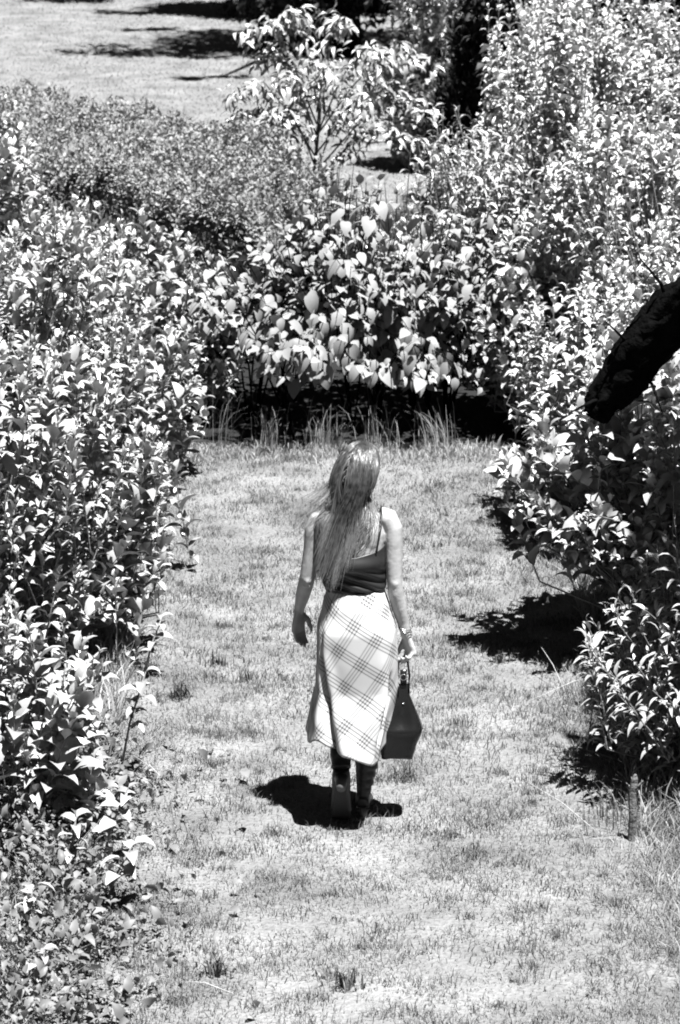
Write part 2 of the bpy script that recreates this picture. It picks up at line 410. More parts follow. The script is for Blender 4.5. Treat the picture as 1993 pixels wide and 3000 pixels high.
shrub('broadleaf_shrub', 'rounded pale shrub behind the left bank beside the dark gap below the clipped hedge', 'shrub', (-1.75, 18.95), (0.72, 0.65, 1.36), 0.098, BROAD, 'broad', M_leaf, GL, dens=50, seed=15)
shrub('broadleaf_shrub', 'broad shrub at the left picture edge just in front of the clipped hedge', 'shrub', (-2.75, 19.4), (1.0, 0.95, 1.88), 0.098, BROAD, 'broad', M_leaf, GL, dens=48, zlow=0.5, seed=16)
shrub('broadleaf_shrub', 'farthest shrub of the left bank, standing against the small-leaved hedge', 'shrub', (-3.1, 21.4), (0.8, 0.7, 1.7), 0.098, BROAD, 'broad', M_leaf, GL, dens=48, seed=17)
# end of the path
shrub('large_leaved_bush', 'bush of large drooping pale leaves over black shade at the end of the path', 'bush', (0.08, 18.75), (1.3, 0.98, 1.45), 0.132, BIG, 'big', M_leafbig, None,
      dens=50, length=0.4, spacing=0.085, up=0.12, pairs=False, open_=1.25, droop=1.3, zmin=0.14, zlow=0.4, zc=0.52, lumpy=0.34, gap=0.05, parts=280, seed=21, inner=0.8, spread=0.7, nb=16, per=0.08, twig=M_shade_bark)  # near-black stems: the shade under the bush put into their colour
shrub('broadleaf_shrub', 'low shrub joining the left bank to the large-leaved bush at the path end', 'shrub', (-1.15, 18.75), (0.55, 0.6, 1.3), 0.11, BROAD, 'broad', M_leaf, GL, dens=46, up=0.5, zmin=0.2, zlow=0.5, seed=22, parts=120)
shrub('broadleaf_shrub', 'low shrub joining the right bank to the large-leaved bush at the path end', 'shrub', (1.4, 18.3), (0.5, 0.55, 1.25), 0.11, BROAD, 'broad', M_leaf, GR, dens=46, up=0.5, zmin=0.2, zlow=0.5, seed=23, parts=120)
# right bank
shrub('overhanging_shrub', 'shrub leaning over the right side of the path, casting a black shadow on the grass', 'shrub', (1.78, 13.85), (0.86, 0.75, 1.55), 0.115, BROAD, 'broad', M_leaf, GR, dens=46, length=0.45, spacing=0.06, up=0.5, zmin=0.55, zc=0.6, lumpy=0.2, parts=280, seed=31)
shrub('upright_shrub', 'upright shrub behind the dark limb standing in for shade on the right bank', 'shrub', (2.0, 16.0), (0.95, 0.9, 1.75), 0.1, ARCH, 'arch', M_leafpale, GR, dens=44, open_=1.35, up=0.93, gap=0.6, tonebase=1.0, seed=32, noise=0.45)
shrub('upright_shrub', 'tall upright shrub with tiers of arched leaves in the middle of the right bank', 'shrub', (2.15, 18.5), (1.1, 1.0, 2.1), 0.1, ARCH, 'arch', M_leafpale, GR, dens=44, open_=1.35, up=0.93, gap=0.6, tonebase=1.0, seed=33, noise=0.45)
shrub('upright_shrub', 'tallest shrub of the right bank, its shoots reaching the top edge of the picture', 'shrub', (2.35, 21.0), (1.2, 1.1, 2.75), 0.1, ARCH, 'arch', M_leafpale, GR, dens=44, open_=1.35, length=0.62, up=0.93, lumpy=0.42, gap=0.3, tonebase=1.0, seed=34, noise=0.45)
shrub('willowy_shrub', 'willowy shrub with narrow hanging leaves beside the large-leaved bush at the path end', 'shrub', (1.05, 20.2), (0.8, 0.7, 1.75), 0.10, NARROW, 'narrow', M_leaf, GR, dens=58, length=0.45, spacing=0.035, up=0.75, pairs=False, open_=1.2, droop=0.6, lumpy=0.25, seed=35)
shrub('shaded_shrub', 'narrow-leaved shrub at the right picture edge just behind the wooden stake', 'shrub', (1.6, 12.0), (0.45, 0.62, 1.1), 0.085, NARROW, 'narrow', M_leaf, GR, dens=60, length=0.45, spacing=0.028, pairs=False, up=0.6, zmin=0.25, zc=0.55, open_=1.3, parts=200, seed=36)
shrub('round_bush', 'small dark-centred bush between the hedge end and the large-leaved bush', 'bush', (-0.25, 21.6), (0.5, 0.45, 1.38), 0.055, BROAD, 'broad', M_hedge, None, dens=70, length=0.3, spacing=0.035, seed=37, parts=80)
shrub('pale_bush', 'pale leafy bush below the willowy shrub near the sunlit clearing', 'bush', (1.3, 23.5), (0.75, 0.6, 1.2), 0.07, BROAD, 'broad', M_leaf, None, dens=45, seed=38, parts=100)
shrub('pale_bush', 'bright airy bush in front of the dark feathery evergreen at the top', 'bush', (0.95, 29.3), (0.55, 0.5, 2.1), 0.1, BROAD, 'broad', M_leaf, None, dens=40, seed=39, parts=80)
shrub('upright_shrub', 'upright shrub behind the right bank next to the dark feathery evergreen', 'shrub', (1.9, 24.4), (0.85, 0.8, 2.2), 0.1, ARCH, 'arch', M_leafpale, GR, dens=44, open_=1.35, length=0.5, up=0.93, gap=0.6, tonebase=1.0, seed=40, noise=0.45, parts=120)

# clipped hedge of tiny leaves, running aslant behind the left bank
def hedge():
    root = thing('clipped_hedge', 'long low hedge of tiny grey leaves between the left bank and the open field', 'hedge', (-2.3, 23.9, 0))
    fr = np.array([(-6.2, 26.6), (-3.6, 24.5), (-2.6, 23.3), (-1.9, 22.1), (-1.35, 21.1), (-0.9, 20.4), (-0.55, 20.2)])    # front edge
    bk = np.array([(-6.4, 29.4), (-3.6, 27.4), (-2.4, 26.3), (-1.6, 25.1), (-1.0, 24.6), (-0.5, 23.8), (-0.2, 22.3)])    # back edge
    kt = np.arange(7.0)
    def edge_pt(E, t): return np.column_stack([np.interp(t, kt, E[:, 0]), np.interp(t, kt, E[:, 1])])
    n = 68000; h = 1.14
    t = 6 * rng.uniform(0, 1, n) ** 0.85; q = rng.uniform(0, 1, n); face = rng.uniform(0, 1, n) < 0.80
    q = np.where(face, q, np.abs(rng.normal(size=n)) * 0.02); low = (~face) & (rng.uniform(0, 1, n) < 0.15); q = np.where(low, 0.3 + 0.08 * rng.normal(size=n), q)
    xy = edge_pt(fr, t) * (1 - q)[:, None] + edge_pt(bk, t) * q[:, None]
    hz = 0.10 * np.sin(xy[:, 0] * 2.9 + 1) * np.sin(xy[:, 1] * 2.1) + 0.07 * np.sin(xy[:, 0] * 6.1 + xy[:, 1] * 4) + 0.05 * np.sin(xy[:, 0] * 11 - xy[:, 1] * 7)
    rim = np.clip(np.maximum(0.10 - q, q - 0.9) / 0.1, 0, 1); endf = np.clip((t - 5.2) / 0.8, 0, 1)
    z = (h + hz - 0.22 * rim ** 2) * (1 - 0.35 * endf ** 2)
    z = np.where(face, z - np.abs(rng.normal(size=n)) * 0.06, np.where(low, rng.uniform(0.1, 1, n) * z, z - np.abs(rng.normal(size=n)) * 0.12))
    P = np.column_stack([xy, np.maximum(z, 0.05)]) - np.array([-2.3, 23.9, 0])
    D = unit(rng.normal(size=(n, 3)) + np.array([0, -0.3, 0.35])); up = np.array([[0, 0, 1.0]]) + rng.normal(size=(n, 3)) * 0.5
    N = unit(up - D * (up * D).sum(1, keepdims=True))
    me = scatter_mesh('foliage', SMALL, rng.integers(0, 2, n), P, D, N, rng.uniform(0.026, 0.058, n), rng.uniform(0, 1, n))
    obj('foliage', me, M_hedge, root)['kind'] = 'stuff'
    mb = MB(); rg = random.Random(3)
    for i in range(70):
        ss = np.array([rg.uniform(0, 6)]); qq = rg.uniform(0.15, 0.9); p = (edge_pt(fr, ss) * (1 - qq) + edge_pt(bk, ss) * qq)[0] - np.array([-2.3, 23.9])
        for k in range(4): mb.tube([(p[0], p[1], -0.03), (p[0] + rg.uniform(-.15, .15), p[1] + rg.uniform(-.15, .15), 0.5), (p[0] + rg.uniform(-.3, .3), p[1] + rg.uniform(-.3, .3), 1.05)], [0.012, 0.008, 0.003], 4, caps=False)
    mb.build('stems', M_twig, root)['kind'] = 'stuff'
hedge()

# ---------------------------------------------------------------- trees
def tree(name, label, x, y, trunk_r, trunk_h, blobs, n, leafsz, m, group=None, temps=SMALL, limbs=True, hang=0.0, seed=0, lean=(0, 0)):
    rg = np.random.default_rng(seed); root = thing(name, label, 'tree', (x, y, 0), group)
    mb = MB(); top = (lean[0], lean[1], trunk_h)
    mb.tube([(0, 0, -0.1), (0.02 + lean[0] * .1, 0, 0.15 * trunk_h), (lean[0] * .5, lean[1] * .5, 0.55 * trunk_h), top], [trunk_r * 1.35, trunk_r, trunk_r * 0.8, trunk_r * 0.45], 10)
    mb.build('trunk', M_shade_bark, root)
    if limbs:
        for (bx, by, bz, rx, ry, rz) in blobs:
            h0 = min(trunk_h * 0.95, max(0.3, bz - 0.6 * max(rx, ry))); f = h0 / trunk_h
            MB().tube([(lean[0] * f, lean[1] * f, h0), (bx * 0.5 + lean[0] * f * .5, by * 0.5, (h0 + bz) / 2), (bx, by, bz)], [trunk_r * 0.4, trunk_r * 0.28, trunk_r * 0.1], 6).build('limb', M_shade_bark, root)
    vol = np.array([b[3] * b[4] * b[5] for b in blobs]); vol = vol ** 0.6; cnt = (n * vol / vol.sum()).astype(int)
    P = []; D = []
    for b, k in zip(blobs, cnt):
        nc = max(6, k // 40); cd_ = unit(rg.normal(size=(nc, 3))) * rg.uniform(0.35, 1.0, (nc, 1)) ** 0.5
        cc = np.array(b[:3]) + cd_ * np.array(b[3:]); i = rg.integers(0, nc, k)
        off = rg.normal(size=(k, 3)) * np.array([0.16, 0.16, 0.11]) * np.mean(b[3:])
        P.append(cc[i] + off); D.append(unit(off + cd_[i] * 0.3 + rg.normal(size=(k, 3)) * 0.25 + np.array([0, 0, -hang])))
    P = np.concatenate(P); D = np.concatenate(D); ok = P[:, 2] > 0.05; P = P[ok]; D = D[ok]; k = len(P)
    up = np.array([[0, 0, 1.0]]) + rg.normal(size=(k, 3)) * 0.4; N = unit(up - D * (up * D).sum(1, keepdims=True))
    me = scatter_mesh('crown', temps, rg.integers(0, len(temps), k), P, D, N, leafsz * rg.uniform(0.6, 1.3, k), rg.uniform(0, 1, k))
    obj('crown', me, m, root)['kind'] = 'stuff'
    return root

GE = 'dark evergreens at the top of the picture'
tree('evergreen_tree', 'black evergreen tree at the top centre, its long limbs striping the field with shade', 0.0, 39.0, 0.22, 9, [(-0.45, 0.2, 0.7, 0.85, 0.7, 0.8), (0, 0, 1.9, 0.8, 0.8, 1.0), (0, 0.3, 4, 0.9, 0.9, 1.5), (-1.75, -0.7, 5.0, 1.45, 0.5, 0.2), (-1.35, 1.5, 6.0, 0.8, 0.22, 0.2), (-0.8, -3.5, 4.0, 0.5, 0.22, 0.2), (0, 0, 7, 1.2, 1.2, 1.6)], 12000, 0.16, M_dark, GE, hang=0.4, seed=51)
tree('evergreen_tree', 'black evergreen tree just right of the top centre behind the sapling', 1.4, 39.0, 0.25, 9, [(0, 0, 1.6, 1.3, 1.0, 1.5), (0, 0, 4.2, 1.7, 1.3, 1.7), (-2.3, -1.0, 5.0, 1.5, 0.5, 0.5), (0, 0, 7, 1.2, 1.1, 1.6)], 12000, 0.16, M_dark, GE, hang=0.4, seed=52)
tree('evergreen_tree', 'black evergreen behind the tall right-hand shrubs near the top right corner', 2.95, 25.3, 0.2, 7, [(0, 0, 1.6, 1.2, 1.0, 1.5), (0, 0, 4.0, 1.3, 1.1, 1.6), (-0.9, 1.5, 2.0, 0.7, 0.7, 1.2)], 9000, 0.14, M_dark, GE, hang=0.4, seed=53)
tree('evergreen_tree', 'dark spreading evergreen with a broad shadow between the field and the far trees', 0.6, 44.5, 0.2, 7, [(0, 0, 1.4, 1.7, 0.8, 1.3), (-1.0, 0, 3.4, 1.6, 0.8, 1.0), (0.6, 0, 4.4, 1.5, 1.0, 1.2)], 9000, 0.16, M_dark, GE, hang=0.4, seed=54)
tree('evergreen_tree', 'black evergreen left of the top centre at the far edge of the field', -1.2, 43.8, 0.18, 7, [(0, 0, 0.9, 0.75, 0.6, 0.9), (0, 0, 2.6, 0.8, 0.7, 1.2), (-1.2, -0.2, 3.6, 1.0, 0.3, 0.2), (0, 0, 4.8, 0.8, 0.8, 1.2)], 8000, 0.16, M_dark, GE, hang=0.4, seed=56)
tree('feathery_evergreen', 'feathery dark evergreen bush among pale shrubs, upper right of centre', 1.15, 27.2, 0.06, 1.3, [(0.1, 0, 0.75, 0.4, 0.4, 0.6), (0.3, 0, 1.25, 0.36, 0.35, 0.5), (0.2, 0.1, 1.6, 0.25, 0.28, 0.4)], 9000, 0.11, M_dark, None, temps=LOW['narrow'], hang=-0.6, seed=55)

GF = 'far trees beyond the field'
for i, (x, y, r_) in enumerate([(-3.15, 47.5, 0.09), (-2.35, 48.5, 0.07), (-1.85, 46.8, 0.10), (-1.5, 48.0, 0.06), (-1.2, 46.6, 0.08)]):
    tree('far_tree', ['slim far trunk standing alone before the bright gap', 'thin far trunk right of the bright gap', 'thickest of the far trunks at the edge of the shade', 'thinnest far trunk in the shaded row', 'far trunk next to the black evergreen'][i],
         x, y, r_, 6, [(0, 0, 5.2, 1.3, 1.2, 1.3), (0.5, 0.3, 3.6, 0.8, 0.7, 0.5)], 2200, 0.16, M_dark, GF, seed=60 + i)
for i, (x, y, rx, h) in enumerate([(-4.2, 46.2, 0.75, 0.95), (-3.2, 47.0, 0.7, 0.6), (-5.9, 47.5, 0.9, 0.8)]):
    tree('far_bush', ['round dark bush at the far edge of the field', 'low dark bush beside the far round one', 'dim bush in the top left corner of the field'][i], x, y, 0.04, 0.5, [(0, 0, h * 0.5, rx, 0.5, h * 0.5)], 2500, 0.10, M_dark, 'far bushes beyond the field', limbs=False, seed=70 + i)

# sapling with long hanging leaves
def sapling():
    root = thing('sapling', 'slender sapling with arching branches of hanging narrow leaves against the black evergreens', 'tree', (-0.2, 24.2, 0))
    rg = np.random.default_rng(81); P = []; D = []
    MB().tube([(0, 0, -0.05), (-0.03, 0, 0.7), (0.03, 0.03, 1.3), (0.05, 0.05, 1.75)], [0.022, 0.018, 0.012, 0.005], 7).build('trunk', M_twig, root)
    for (bx, bz, z0, by) in [(-0.75, 1.5, 0.9, 0.0), (-0.62, 1.98, 1.2, 0.1), (-0.28, 2.12, 1.4, -0.1), (0.25, 2.05, 1.3, 0.1), (0.62, 1.8, 1.1, 0.0), (0.85, 1.45, 0.95, 0.15), (-0.8, 1.25, 0.7, 0.1), (0.45, 1.4, 0.8, -0.2), (-0.35, 1.6, 1.0, -0.2), (0.1, 1.65, 1.1, -0.25), (0.85, 1.15, .7, -.1), (-0.4, 1.3, .8, -.25), (1.05, 1.35, .8, .1), (1.0, 1.75, 1.1, .2), (-0.5, 1.75, 1.1, .15)]:
        a = Vector((0, 0, z0)); b = Vector((bx * 0.6, by * .6, bz + 0.06)); c = Vector((bx, by, bz - 0.06))
        MB().tube([a, (a + b) / 2 + Vector((0, 0, 0.05)), b, c], [0.009, 0.007, 0.005, 0.002], 5).build('branch', M_twig, root)
        for k in range(105):
            t = rg.uniform(0.25, 1.0); p = a.lerp(b, t * 1.6) if t < 0.62 else b.lerp(c, (t - 0.62) / 0.38)
            P.append(np.array(p) + rg.normal(size=3) * np.array([0.05, 0.06, 0.035])); D.append(np.array([rg.normal() * 0.7, rg.normal() * 0.6, rg.normal() * 0.35 - 0.55]))
    P = np.array(P); D = unit(np.array(D)); k = len(P)
    up = np.array([[0, -0.3, 1.0]]) + rg.normal(size=(k, 3)) * 0.35; N = unit(up - D * (up * D).sum(1, keepdims=True))
    SHRUBS.append(dict(P=P + np.array([-0.2, 24.2, 0]), D=D, N=N, Z=rg.uniform(0.09, 0.16, k), which=rg.integers(0, 2, k), tone=rg.uniform(0, 1, k), temps=NARROW, root=root, key='narrow', mat=M_leaf, parts=150, c=np.array([-0.2, 24.2, 0.0])))
sapling()

# fallen pale branches in the clearing
for i, (pts, r_, lab) in enumerate([
    ([(0.05, 30.6, 0.22), (0.3, 30.4, 0.1), (0.65, 30.5, 0.12), (0.95, 30.7, 0.2)], 0.03, 'bare pale branch lying bent across the sunlit clearing, the longer one'),
    ([(0.7, 30.0, 0.25), (0.95, 29.8, 0.12), (1.25, 29.4, 0.05)], 0.035, 'short bare pale branch slanting down in the sunlit clearing'),
    ([(0.75, 31.6, 0.5), (1.05, 31.5, 0.42), (1.4, 31.2, 0.2)], 0.025, 'thin forked bare branch behind the other two in the clearing')]):
    o = pts[0]; rel = [tuple(p[k] - (o[k] if k < 2 else 0) for k in range(3)) for p in pts]
    root = thing('fallen_branch', lab, 'branch', (o[0], o[1], 0), 'fallen branches in the clearing')
    MB().tube(rel, [r_ * (1 - 0.22 * k) for k in range(len(rel))], 8).build('bough', M_straw, root)
    m1 = Vector(rel[1]); MB().tube([m1, m1 + Vector((0.12, -0.1, 0.12)), m1 + Vector((0.2, -0.15, 0.3))], [r_ * .5, r_ * .4, r_ * .2], 6).build('side_twig', M_straw, root)
    m1 = Vector(rel[-2]); MB().tube([m1, m1 + Vector((-0.1, -0.05, 0.1)), m1 + Vector((-0.25, 0.05, 0.16))], [r_ * .4, r_ * .3, r_ * .15], 6).build('side_twig', M_straw, root)

# added tree: limb stands in for a shaded gap, unseen crown shades the bank
def added_shade_tree():
    root = thing('added_shade_tree', 'tree added for shade, its black limb standing in for a dark gap at the right picture edge', 'tree', (2.75, 12.3, 0))
    mb = MB(); rg = random.Random(5)
    mb.tube([(0, 0, -0.1), (0.0, 0, 0.5), (-0.08, 0.05, 1.4), (-0.2, 0.1, 2.3), (-0.1, 0.1, 3.6), (0.2, 0, 5.2)], [0.28, 0.22, 0.2, 0.19, 0.14, 0.06], 14)
    mb.build('trunk', M_shade_bark, root)
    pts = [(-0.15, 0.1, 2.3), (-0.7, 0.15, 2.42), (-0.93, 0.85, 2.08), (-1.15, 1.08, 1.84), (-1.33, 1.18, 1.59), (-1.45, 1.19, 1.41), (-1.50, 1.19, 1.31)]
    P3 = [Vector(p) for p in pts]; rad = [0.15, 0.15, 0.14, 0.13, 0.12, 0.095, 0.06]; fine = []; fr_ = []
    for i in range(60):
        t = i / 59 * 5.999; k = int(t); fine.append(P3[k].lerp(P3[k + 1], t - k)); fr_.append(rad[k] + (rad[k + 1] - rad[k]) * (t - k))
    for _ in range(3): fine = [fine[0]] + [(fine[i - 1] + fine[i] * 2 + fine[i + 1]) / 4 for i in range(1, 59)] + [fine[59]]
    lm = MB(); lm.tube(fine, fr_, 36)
    for i, v in enumerate(lm.v):      # deep bark plates and bumps on the stand-in for shade
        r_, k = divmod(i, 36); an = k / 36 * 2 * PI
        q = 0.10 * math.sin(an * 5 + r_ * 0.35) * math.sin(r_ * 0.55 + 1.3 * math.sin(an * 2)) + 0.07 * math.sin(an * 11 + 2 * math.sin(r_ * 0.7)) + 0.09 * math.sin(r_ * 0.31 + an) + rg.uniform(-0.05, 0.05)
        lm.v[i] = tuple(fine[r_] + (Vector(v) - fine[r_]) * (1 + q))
    lm.build('limb', M_shade_bark, root)  # solid dark shape added in place of a shade gap in the bush
    for (i, dx, dy, dz) in [(4, -0.1, -0.12, 0.16), (3, -0.12, -0.05, 0.2), (5, -0.12, -0.1, -0.02), (2, -0.05, -0.15, 0.22), (4, 0.08, -0.2, -0.12)]:
        p = Vector(pts[i]); e = p + Vector((dx, dy, dz)) * 1.5
        MB().tube([p, (p + e) / 2 + Vector((0.02, 0, 0.02)), e], [0.014, 0.009, 0.003], 6).build('twig', M_shade_bark, root)
    n = 9000; r2 = np.random.default_rng(6)
    blobs = [(0.95, 0.3, 5.2, 0.9, 0.9, 0.8), (-0.2, -1.05, 4.2, 0.65, 0.6, 0.45), (-0.25, -0.3, 4.3, 0.5, 0.5, 0.4)]  # unseen crown clumps, placed so their shadow darkens the right bank
    P = np.concatenate([np.array(b[:3]) + unit(r2.normal(size=(n // 3, 3))) * np.array(b[3:]) * r2.uniform(0.3, 1, (n // 3, 1)) for b in blobs]); k = len(P)
    D = unit(r2.normal(size=(k, 3))); up = np.array([[0, 0, 1.0]]) + r2.normal(size=(k, 3)) * 0.4; N = unit(up - D * (up * D).sum(1, keepdims=True))
    obj('crown', scatter_mesh('crown', LOW['broad'], r2.integers(0, 4, k), P, D, N, r2.uniform(0.1, 0.16, k), r2.uniform(0, 1, k)), M_leaf, root)['kind'] = 'stuff'
added_shade_tree()

# ---------------------------------------------------------------- grass
def blades(name, x, y, h, wd, lean, tone, m, label, parent=None, single=False):
    n = len(x); az = rng.uniform(0, 2 * PI, n); la = rng.uniform(0, 2 * PI, n)
    sx, sy = np.cos(az) * wd / 2, np.sin(az) * wd / 2
    lx, ly = np.cos(la) * lean * h, np.sin(la) * lean * h
    z0 = np.zeros(n) - 0.004
    zz = h * np.sqrt(np.clip(1 - 0.7 * lean ** 2, 0.05, 1))
    V = np.stack([np.column_stack([x - sx, y - sy, z0]), np.column_stack([x + sx, y + sy, z0]),
                  np.column_stack([x + sx * .8 + lx * .35, y + sy * .8 + ly * .35, zz * .62]), np.column_stack([x - sx * .8 + lx * .35, y - sy * .8 + ly * .35, zz * .62]),
                  np.column_stack([x + lx, y + ly, zz])], 1).reshape(-1, 3)
    b = np.arange(n)[:, None] * 5
    T = np.concatenate([b + np.array([[0, 1, 2]]), b + np.array([[0, 2, 3]]), b + np.array([[3, 2, 4]])])
    if single:      # far blades: one triangle each
        V = V.reshape(-1, 5, 3)[:, [0, 1, 4]].reshape(-1, 3); T = np.arange(3 * n).reshape(-1, 3); tone = np.repeat(tone, 3)
    else: tone = np.repeat(tone, 5)
    me = mesh_np(name, V, T, None, tone); o = obj(name, me, m, parent); o['kind'] = 'stuff'
    if label: o['label'] = label
    return o
def fbm(x, y, s):
    v = 0; a = 1.0
    for i in range(4):
        v = v + a * np.sin(x * s * 1.7 + 1.3 * i + 1.5 * np.sin(y * s * 1.1 + i)) * np.sin(y * s * 1.9 + 2.1 * i + 1.2 * np.sin(x * s * 0.9)); s *= 2.1; a *= 0.6
    return v / 2
n = 250000
yy = 8.7 + (17.82 - 8.7) * rng.uniform(0, 1, n) ** 1.15; xx = rng.uniform(-1.75, 1.95, n)
f_ = fbm(xx, yy, 3.0) + 0.5 * fbm(xx, yy, 11.0)
edge = np.clip((np.abs(xx - 0.05) - 0.8) / 0.5, 0, 1)
keep = rng.uniform(0, 1, n) < 0.52 + 0.5 * f_ - 0.35 * np.clip(fbm(xx * 0.7 + 5, yy, 0.8), 0, 1)
xx, yy, f_, edge = xx[keep], yy[keep], f_[keep], edge[keep]; n = len(xx)
hh = (0.016 + 0.014 * np.clip(f_ + 0.4, 0, 1.5) + 0.05 * edge * rng.uniform(0.2, 1, n)) * rng.uniform(0.6, 1.5, n)
tone = np.clip(0.62 - 0.34 * f_ - 0.3 * np.clip(fbm(xx + 3, yy, 1.1), 0, 1) + rng.normal(size=n) * 0.1, 0, 1)
ln_ = rng.uniform(0.6, 1.12, n)
nc = 1500; cy_ = rng.uniform(8.8, 17.7, nc); cx_ = rng.uniform(-1.3, 1.5, nc); cs_ = rng.uniform(0.012, 0.05, nc); ch_ = rng.uniform(0.025, 0.06, nc) ; ct_ = rng.uniform(0.0, 0.5, nc); cs_[:70] = rng.uniform(0.05, 0.11, 70); ct_[:70] = rng.uniform(0, 0.2, 70); ch_[:70] *= 0.8
ci = np.concatenate([rng.integers(0, nc, 46000), rng.integers(0, 70, 7000)]); m2 = len(ci)      # little tufts of coarser, greener grass
xx = np.concatenate([xx, cx_[ci] + rng.normal(size=m2) * cs_[ci] * 1.6]); yy = np.concatenate([yy, cy_[ci] + rng.normal(size=m2) * cs_[ci]])
hh = np.concatenate([hh, ch_[ci] * rng.uniform(0.5, 1.2, m2)]); tone = np.concatenate([tone, np.clip(ct_[ci] + rng.normal(size=m2) * 0.08, 0, 1)]); ln_ = np.concatenate([ln_, rng.uniform(0.3, 1.0, m2)]); n = len(xx)
blades('grass', xx, yy, hh, rng.uniform(0.0025, 0.005, n), ln_, tone, M_grass, 'short dry mown grass covering the path')
n = 210000
yy = rng.uniform(25.5, 52, n); xx = rng.uniform(-1, 1, n) * (yy * 0.19 + 3.0)
f_ = fbm(xx, yy, 0.9)
blades('field_grass', xx, yy, rng.uniform(0.02, 0.045, n), rng.uniform(0.008, 0.017, n), rng.uniform(0.6, 1.1, n), np.clip(0.5 + 0.25 * f_ + rng.normal(size=n) * 0.08, 0, 1), M_field, 'sunlit grass of the open field beyond the hedge', single=True)
# longer grass at the foot of the banks
n = 20000
side = rng.uniform(0, 1, n) < 0.5
yy = rng.uniform(8.8, 18.3, n); xx = np.where(side, -1.05 - np.abs(rng.normal(size=n)) * np.where(rng.uniform(0, 1, n) < 0.2, 1.2, 0.25), 1.28 + np.abs(rng.normal(size=n)) * np.where(rng.uniform(0, 1, n) < 0.25, 1.0, 0.28))
k2 = int(n * 0.2); xx[:k2] = rng.uniform(-1.1, 1.15, k2); yy[:k2] = 17.75 + rng.normal(size=k2) * 0.1
vh = rng.uniform(0.07, 0.22, n); vh[:k2] *= 0.35; vh[(xx > 0) & (yy < 11.3) & (yy > 8)] *= 0.55
blades('verge_grass', xx, yy, vh, rng.uniform(0.004, 0.008, n), rng.uniform(0.3, 1.0, n), rng.uniform(0.1, 1, n), M_grasstall, 'longer unmown grass at the foot of the shrubs')

# low weeds on the near left verge
def weed_patch():
    rg = np.random.default_rng(91); n = 11000
    y = rg.uniform(8.9, 12.4, n); x = -1.02 - np.abs(rg.normal(size=n)) * 0.22 + 0.07 * np.sin(y * 5) + 0.07 * np.sin(y * 11.7 + 1)
    near = np.clip((11.0 - y) / 1.2, 0, 1); x += near * 0.12 + np.where(rg.uniform(0, 1, n) < 0.35, rg.exponential(0.13, n), 0)
    z = rg.uniform(0.01, 1, n) * (0.05 + 0.28 * np.clip((-0.9 - x) / 0.35, 0.05, 1))
    P = np.column_stack([x, y, z]); D = unit(rg.normal(size=(n, 3)) + np.array([0, 0, 0.25])); up = np.array([[0, 0, 1.0]]) + rg.normal(size=(n, 3)) * 0.4
    N = unit(up - D * (up * D).sum(1, keepdims=True))
    o = obj('weeds', scatter_mesh('weeds', LOW['broad'], rg.integers(0, 4, n), P, D, N, 0.014 + 0.07 * rg.uniform(0, 1, n) ** 3.5, rg.uniform(0, 1, n)), M_weed)
    tag(o, 'low tangle of small-leaved weeds covering the near left verge', kind='stuff')
weed_patch()

def seedling(x, y, h, nleaf, leaf, label, m=M_leaf, lean=(0, 0), seed=0, droop=0.5, temps=BROAD, key='broad', name='seedling', group='seedlings along the left verge'):
    rg = np.random.default_rng(seed); root = thing(name, label, 'plant', (x, y, 0), group)
    MB().tube([(0, 0, -0.01), (lean[0] * .4, lean[1] * .4, h * .5), (lean[0], lean[1], h)], [0.006, 0.005, 0.003], 6).build('stem', M_twig, root)
    for k in range(nleaf):
        t = 1 - 0.62 * (k / nleaf); az = k * 2.4 + rg.normal() * 0.3
        d = unit(np.array([math.cos(az), math.sin(az), 0.25 - droop * rg.uniform(0.3, 1.0)])); up = np.array([0, 0, 1.0]) + rg.normal(size=3) * .15
        s = unit(np.cross(up, d)); n_ = np.cross(d, s); z = leaf * rg.uniform(0.75, 1.2); p = (lean[0] * t, lean[1] * t, h * t)
        o = obj('leaf', leaf_mesh(key, temps, int(rg.integers(0, len(temps))), int(rg.integers(0, 3)), m), None, root)
        o.matrix_local = Matrix(((d[0] * z, s[0] * z, n_[0] * z, p[0]), (d[1] * z, s[1] * z, n_[1] * z, p[1]), (d[2] * z, s[2] * z, n_[2] * z, p[2]), (0, 0, 0, 1)))
for i, (x, y, h, nl, lf, lab, lean) in enumerate([
    (-0.95, 10.6, 0.28, 9, 0.115, 'seedling with long hanging pointed leaves, out on the grass beside the near weeds', (0.12, -0.02)),
    (-1.0, 11.05, 0.34, 10, 0.10, 'seedling with dark undersides arching towards the path above the near weeds', (0.12, 0)),
    (-1.12, 10.75, 0.33, 10, 0.10, 'broad-leaved seedling in the middle of the low weeds', (0.05, 0)),
    (-1.22, 10.1, 0.3, 9, 0.09, 'seedling at the left picture edge rising from the weeds near the bottom', (0.04, 0)),
    (-1.12, 9.72, 0.22, 8, 0.085, 'small arched-leaf seedling in the bottom left corner', (0.02, 0)),
    (-1.0, 12.1, 0.5, 12, 0.10, 'taller seedling leaning out from the nearest left shrub over the grass', (0.13, -0.05)),
    (-0.98, 13.4, 0.32, 10, 0.09, 'seedling with dark drooping leaves at the foot of the left shrubs', (0.1, 0))]):
    seedling(x, y, h, nl, lf, lab, lean=lean, seed=200 + i)

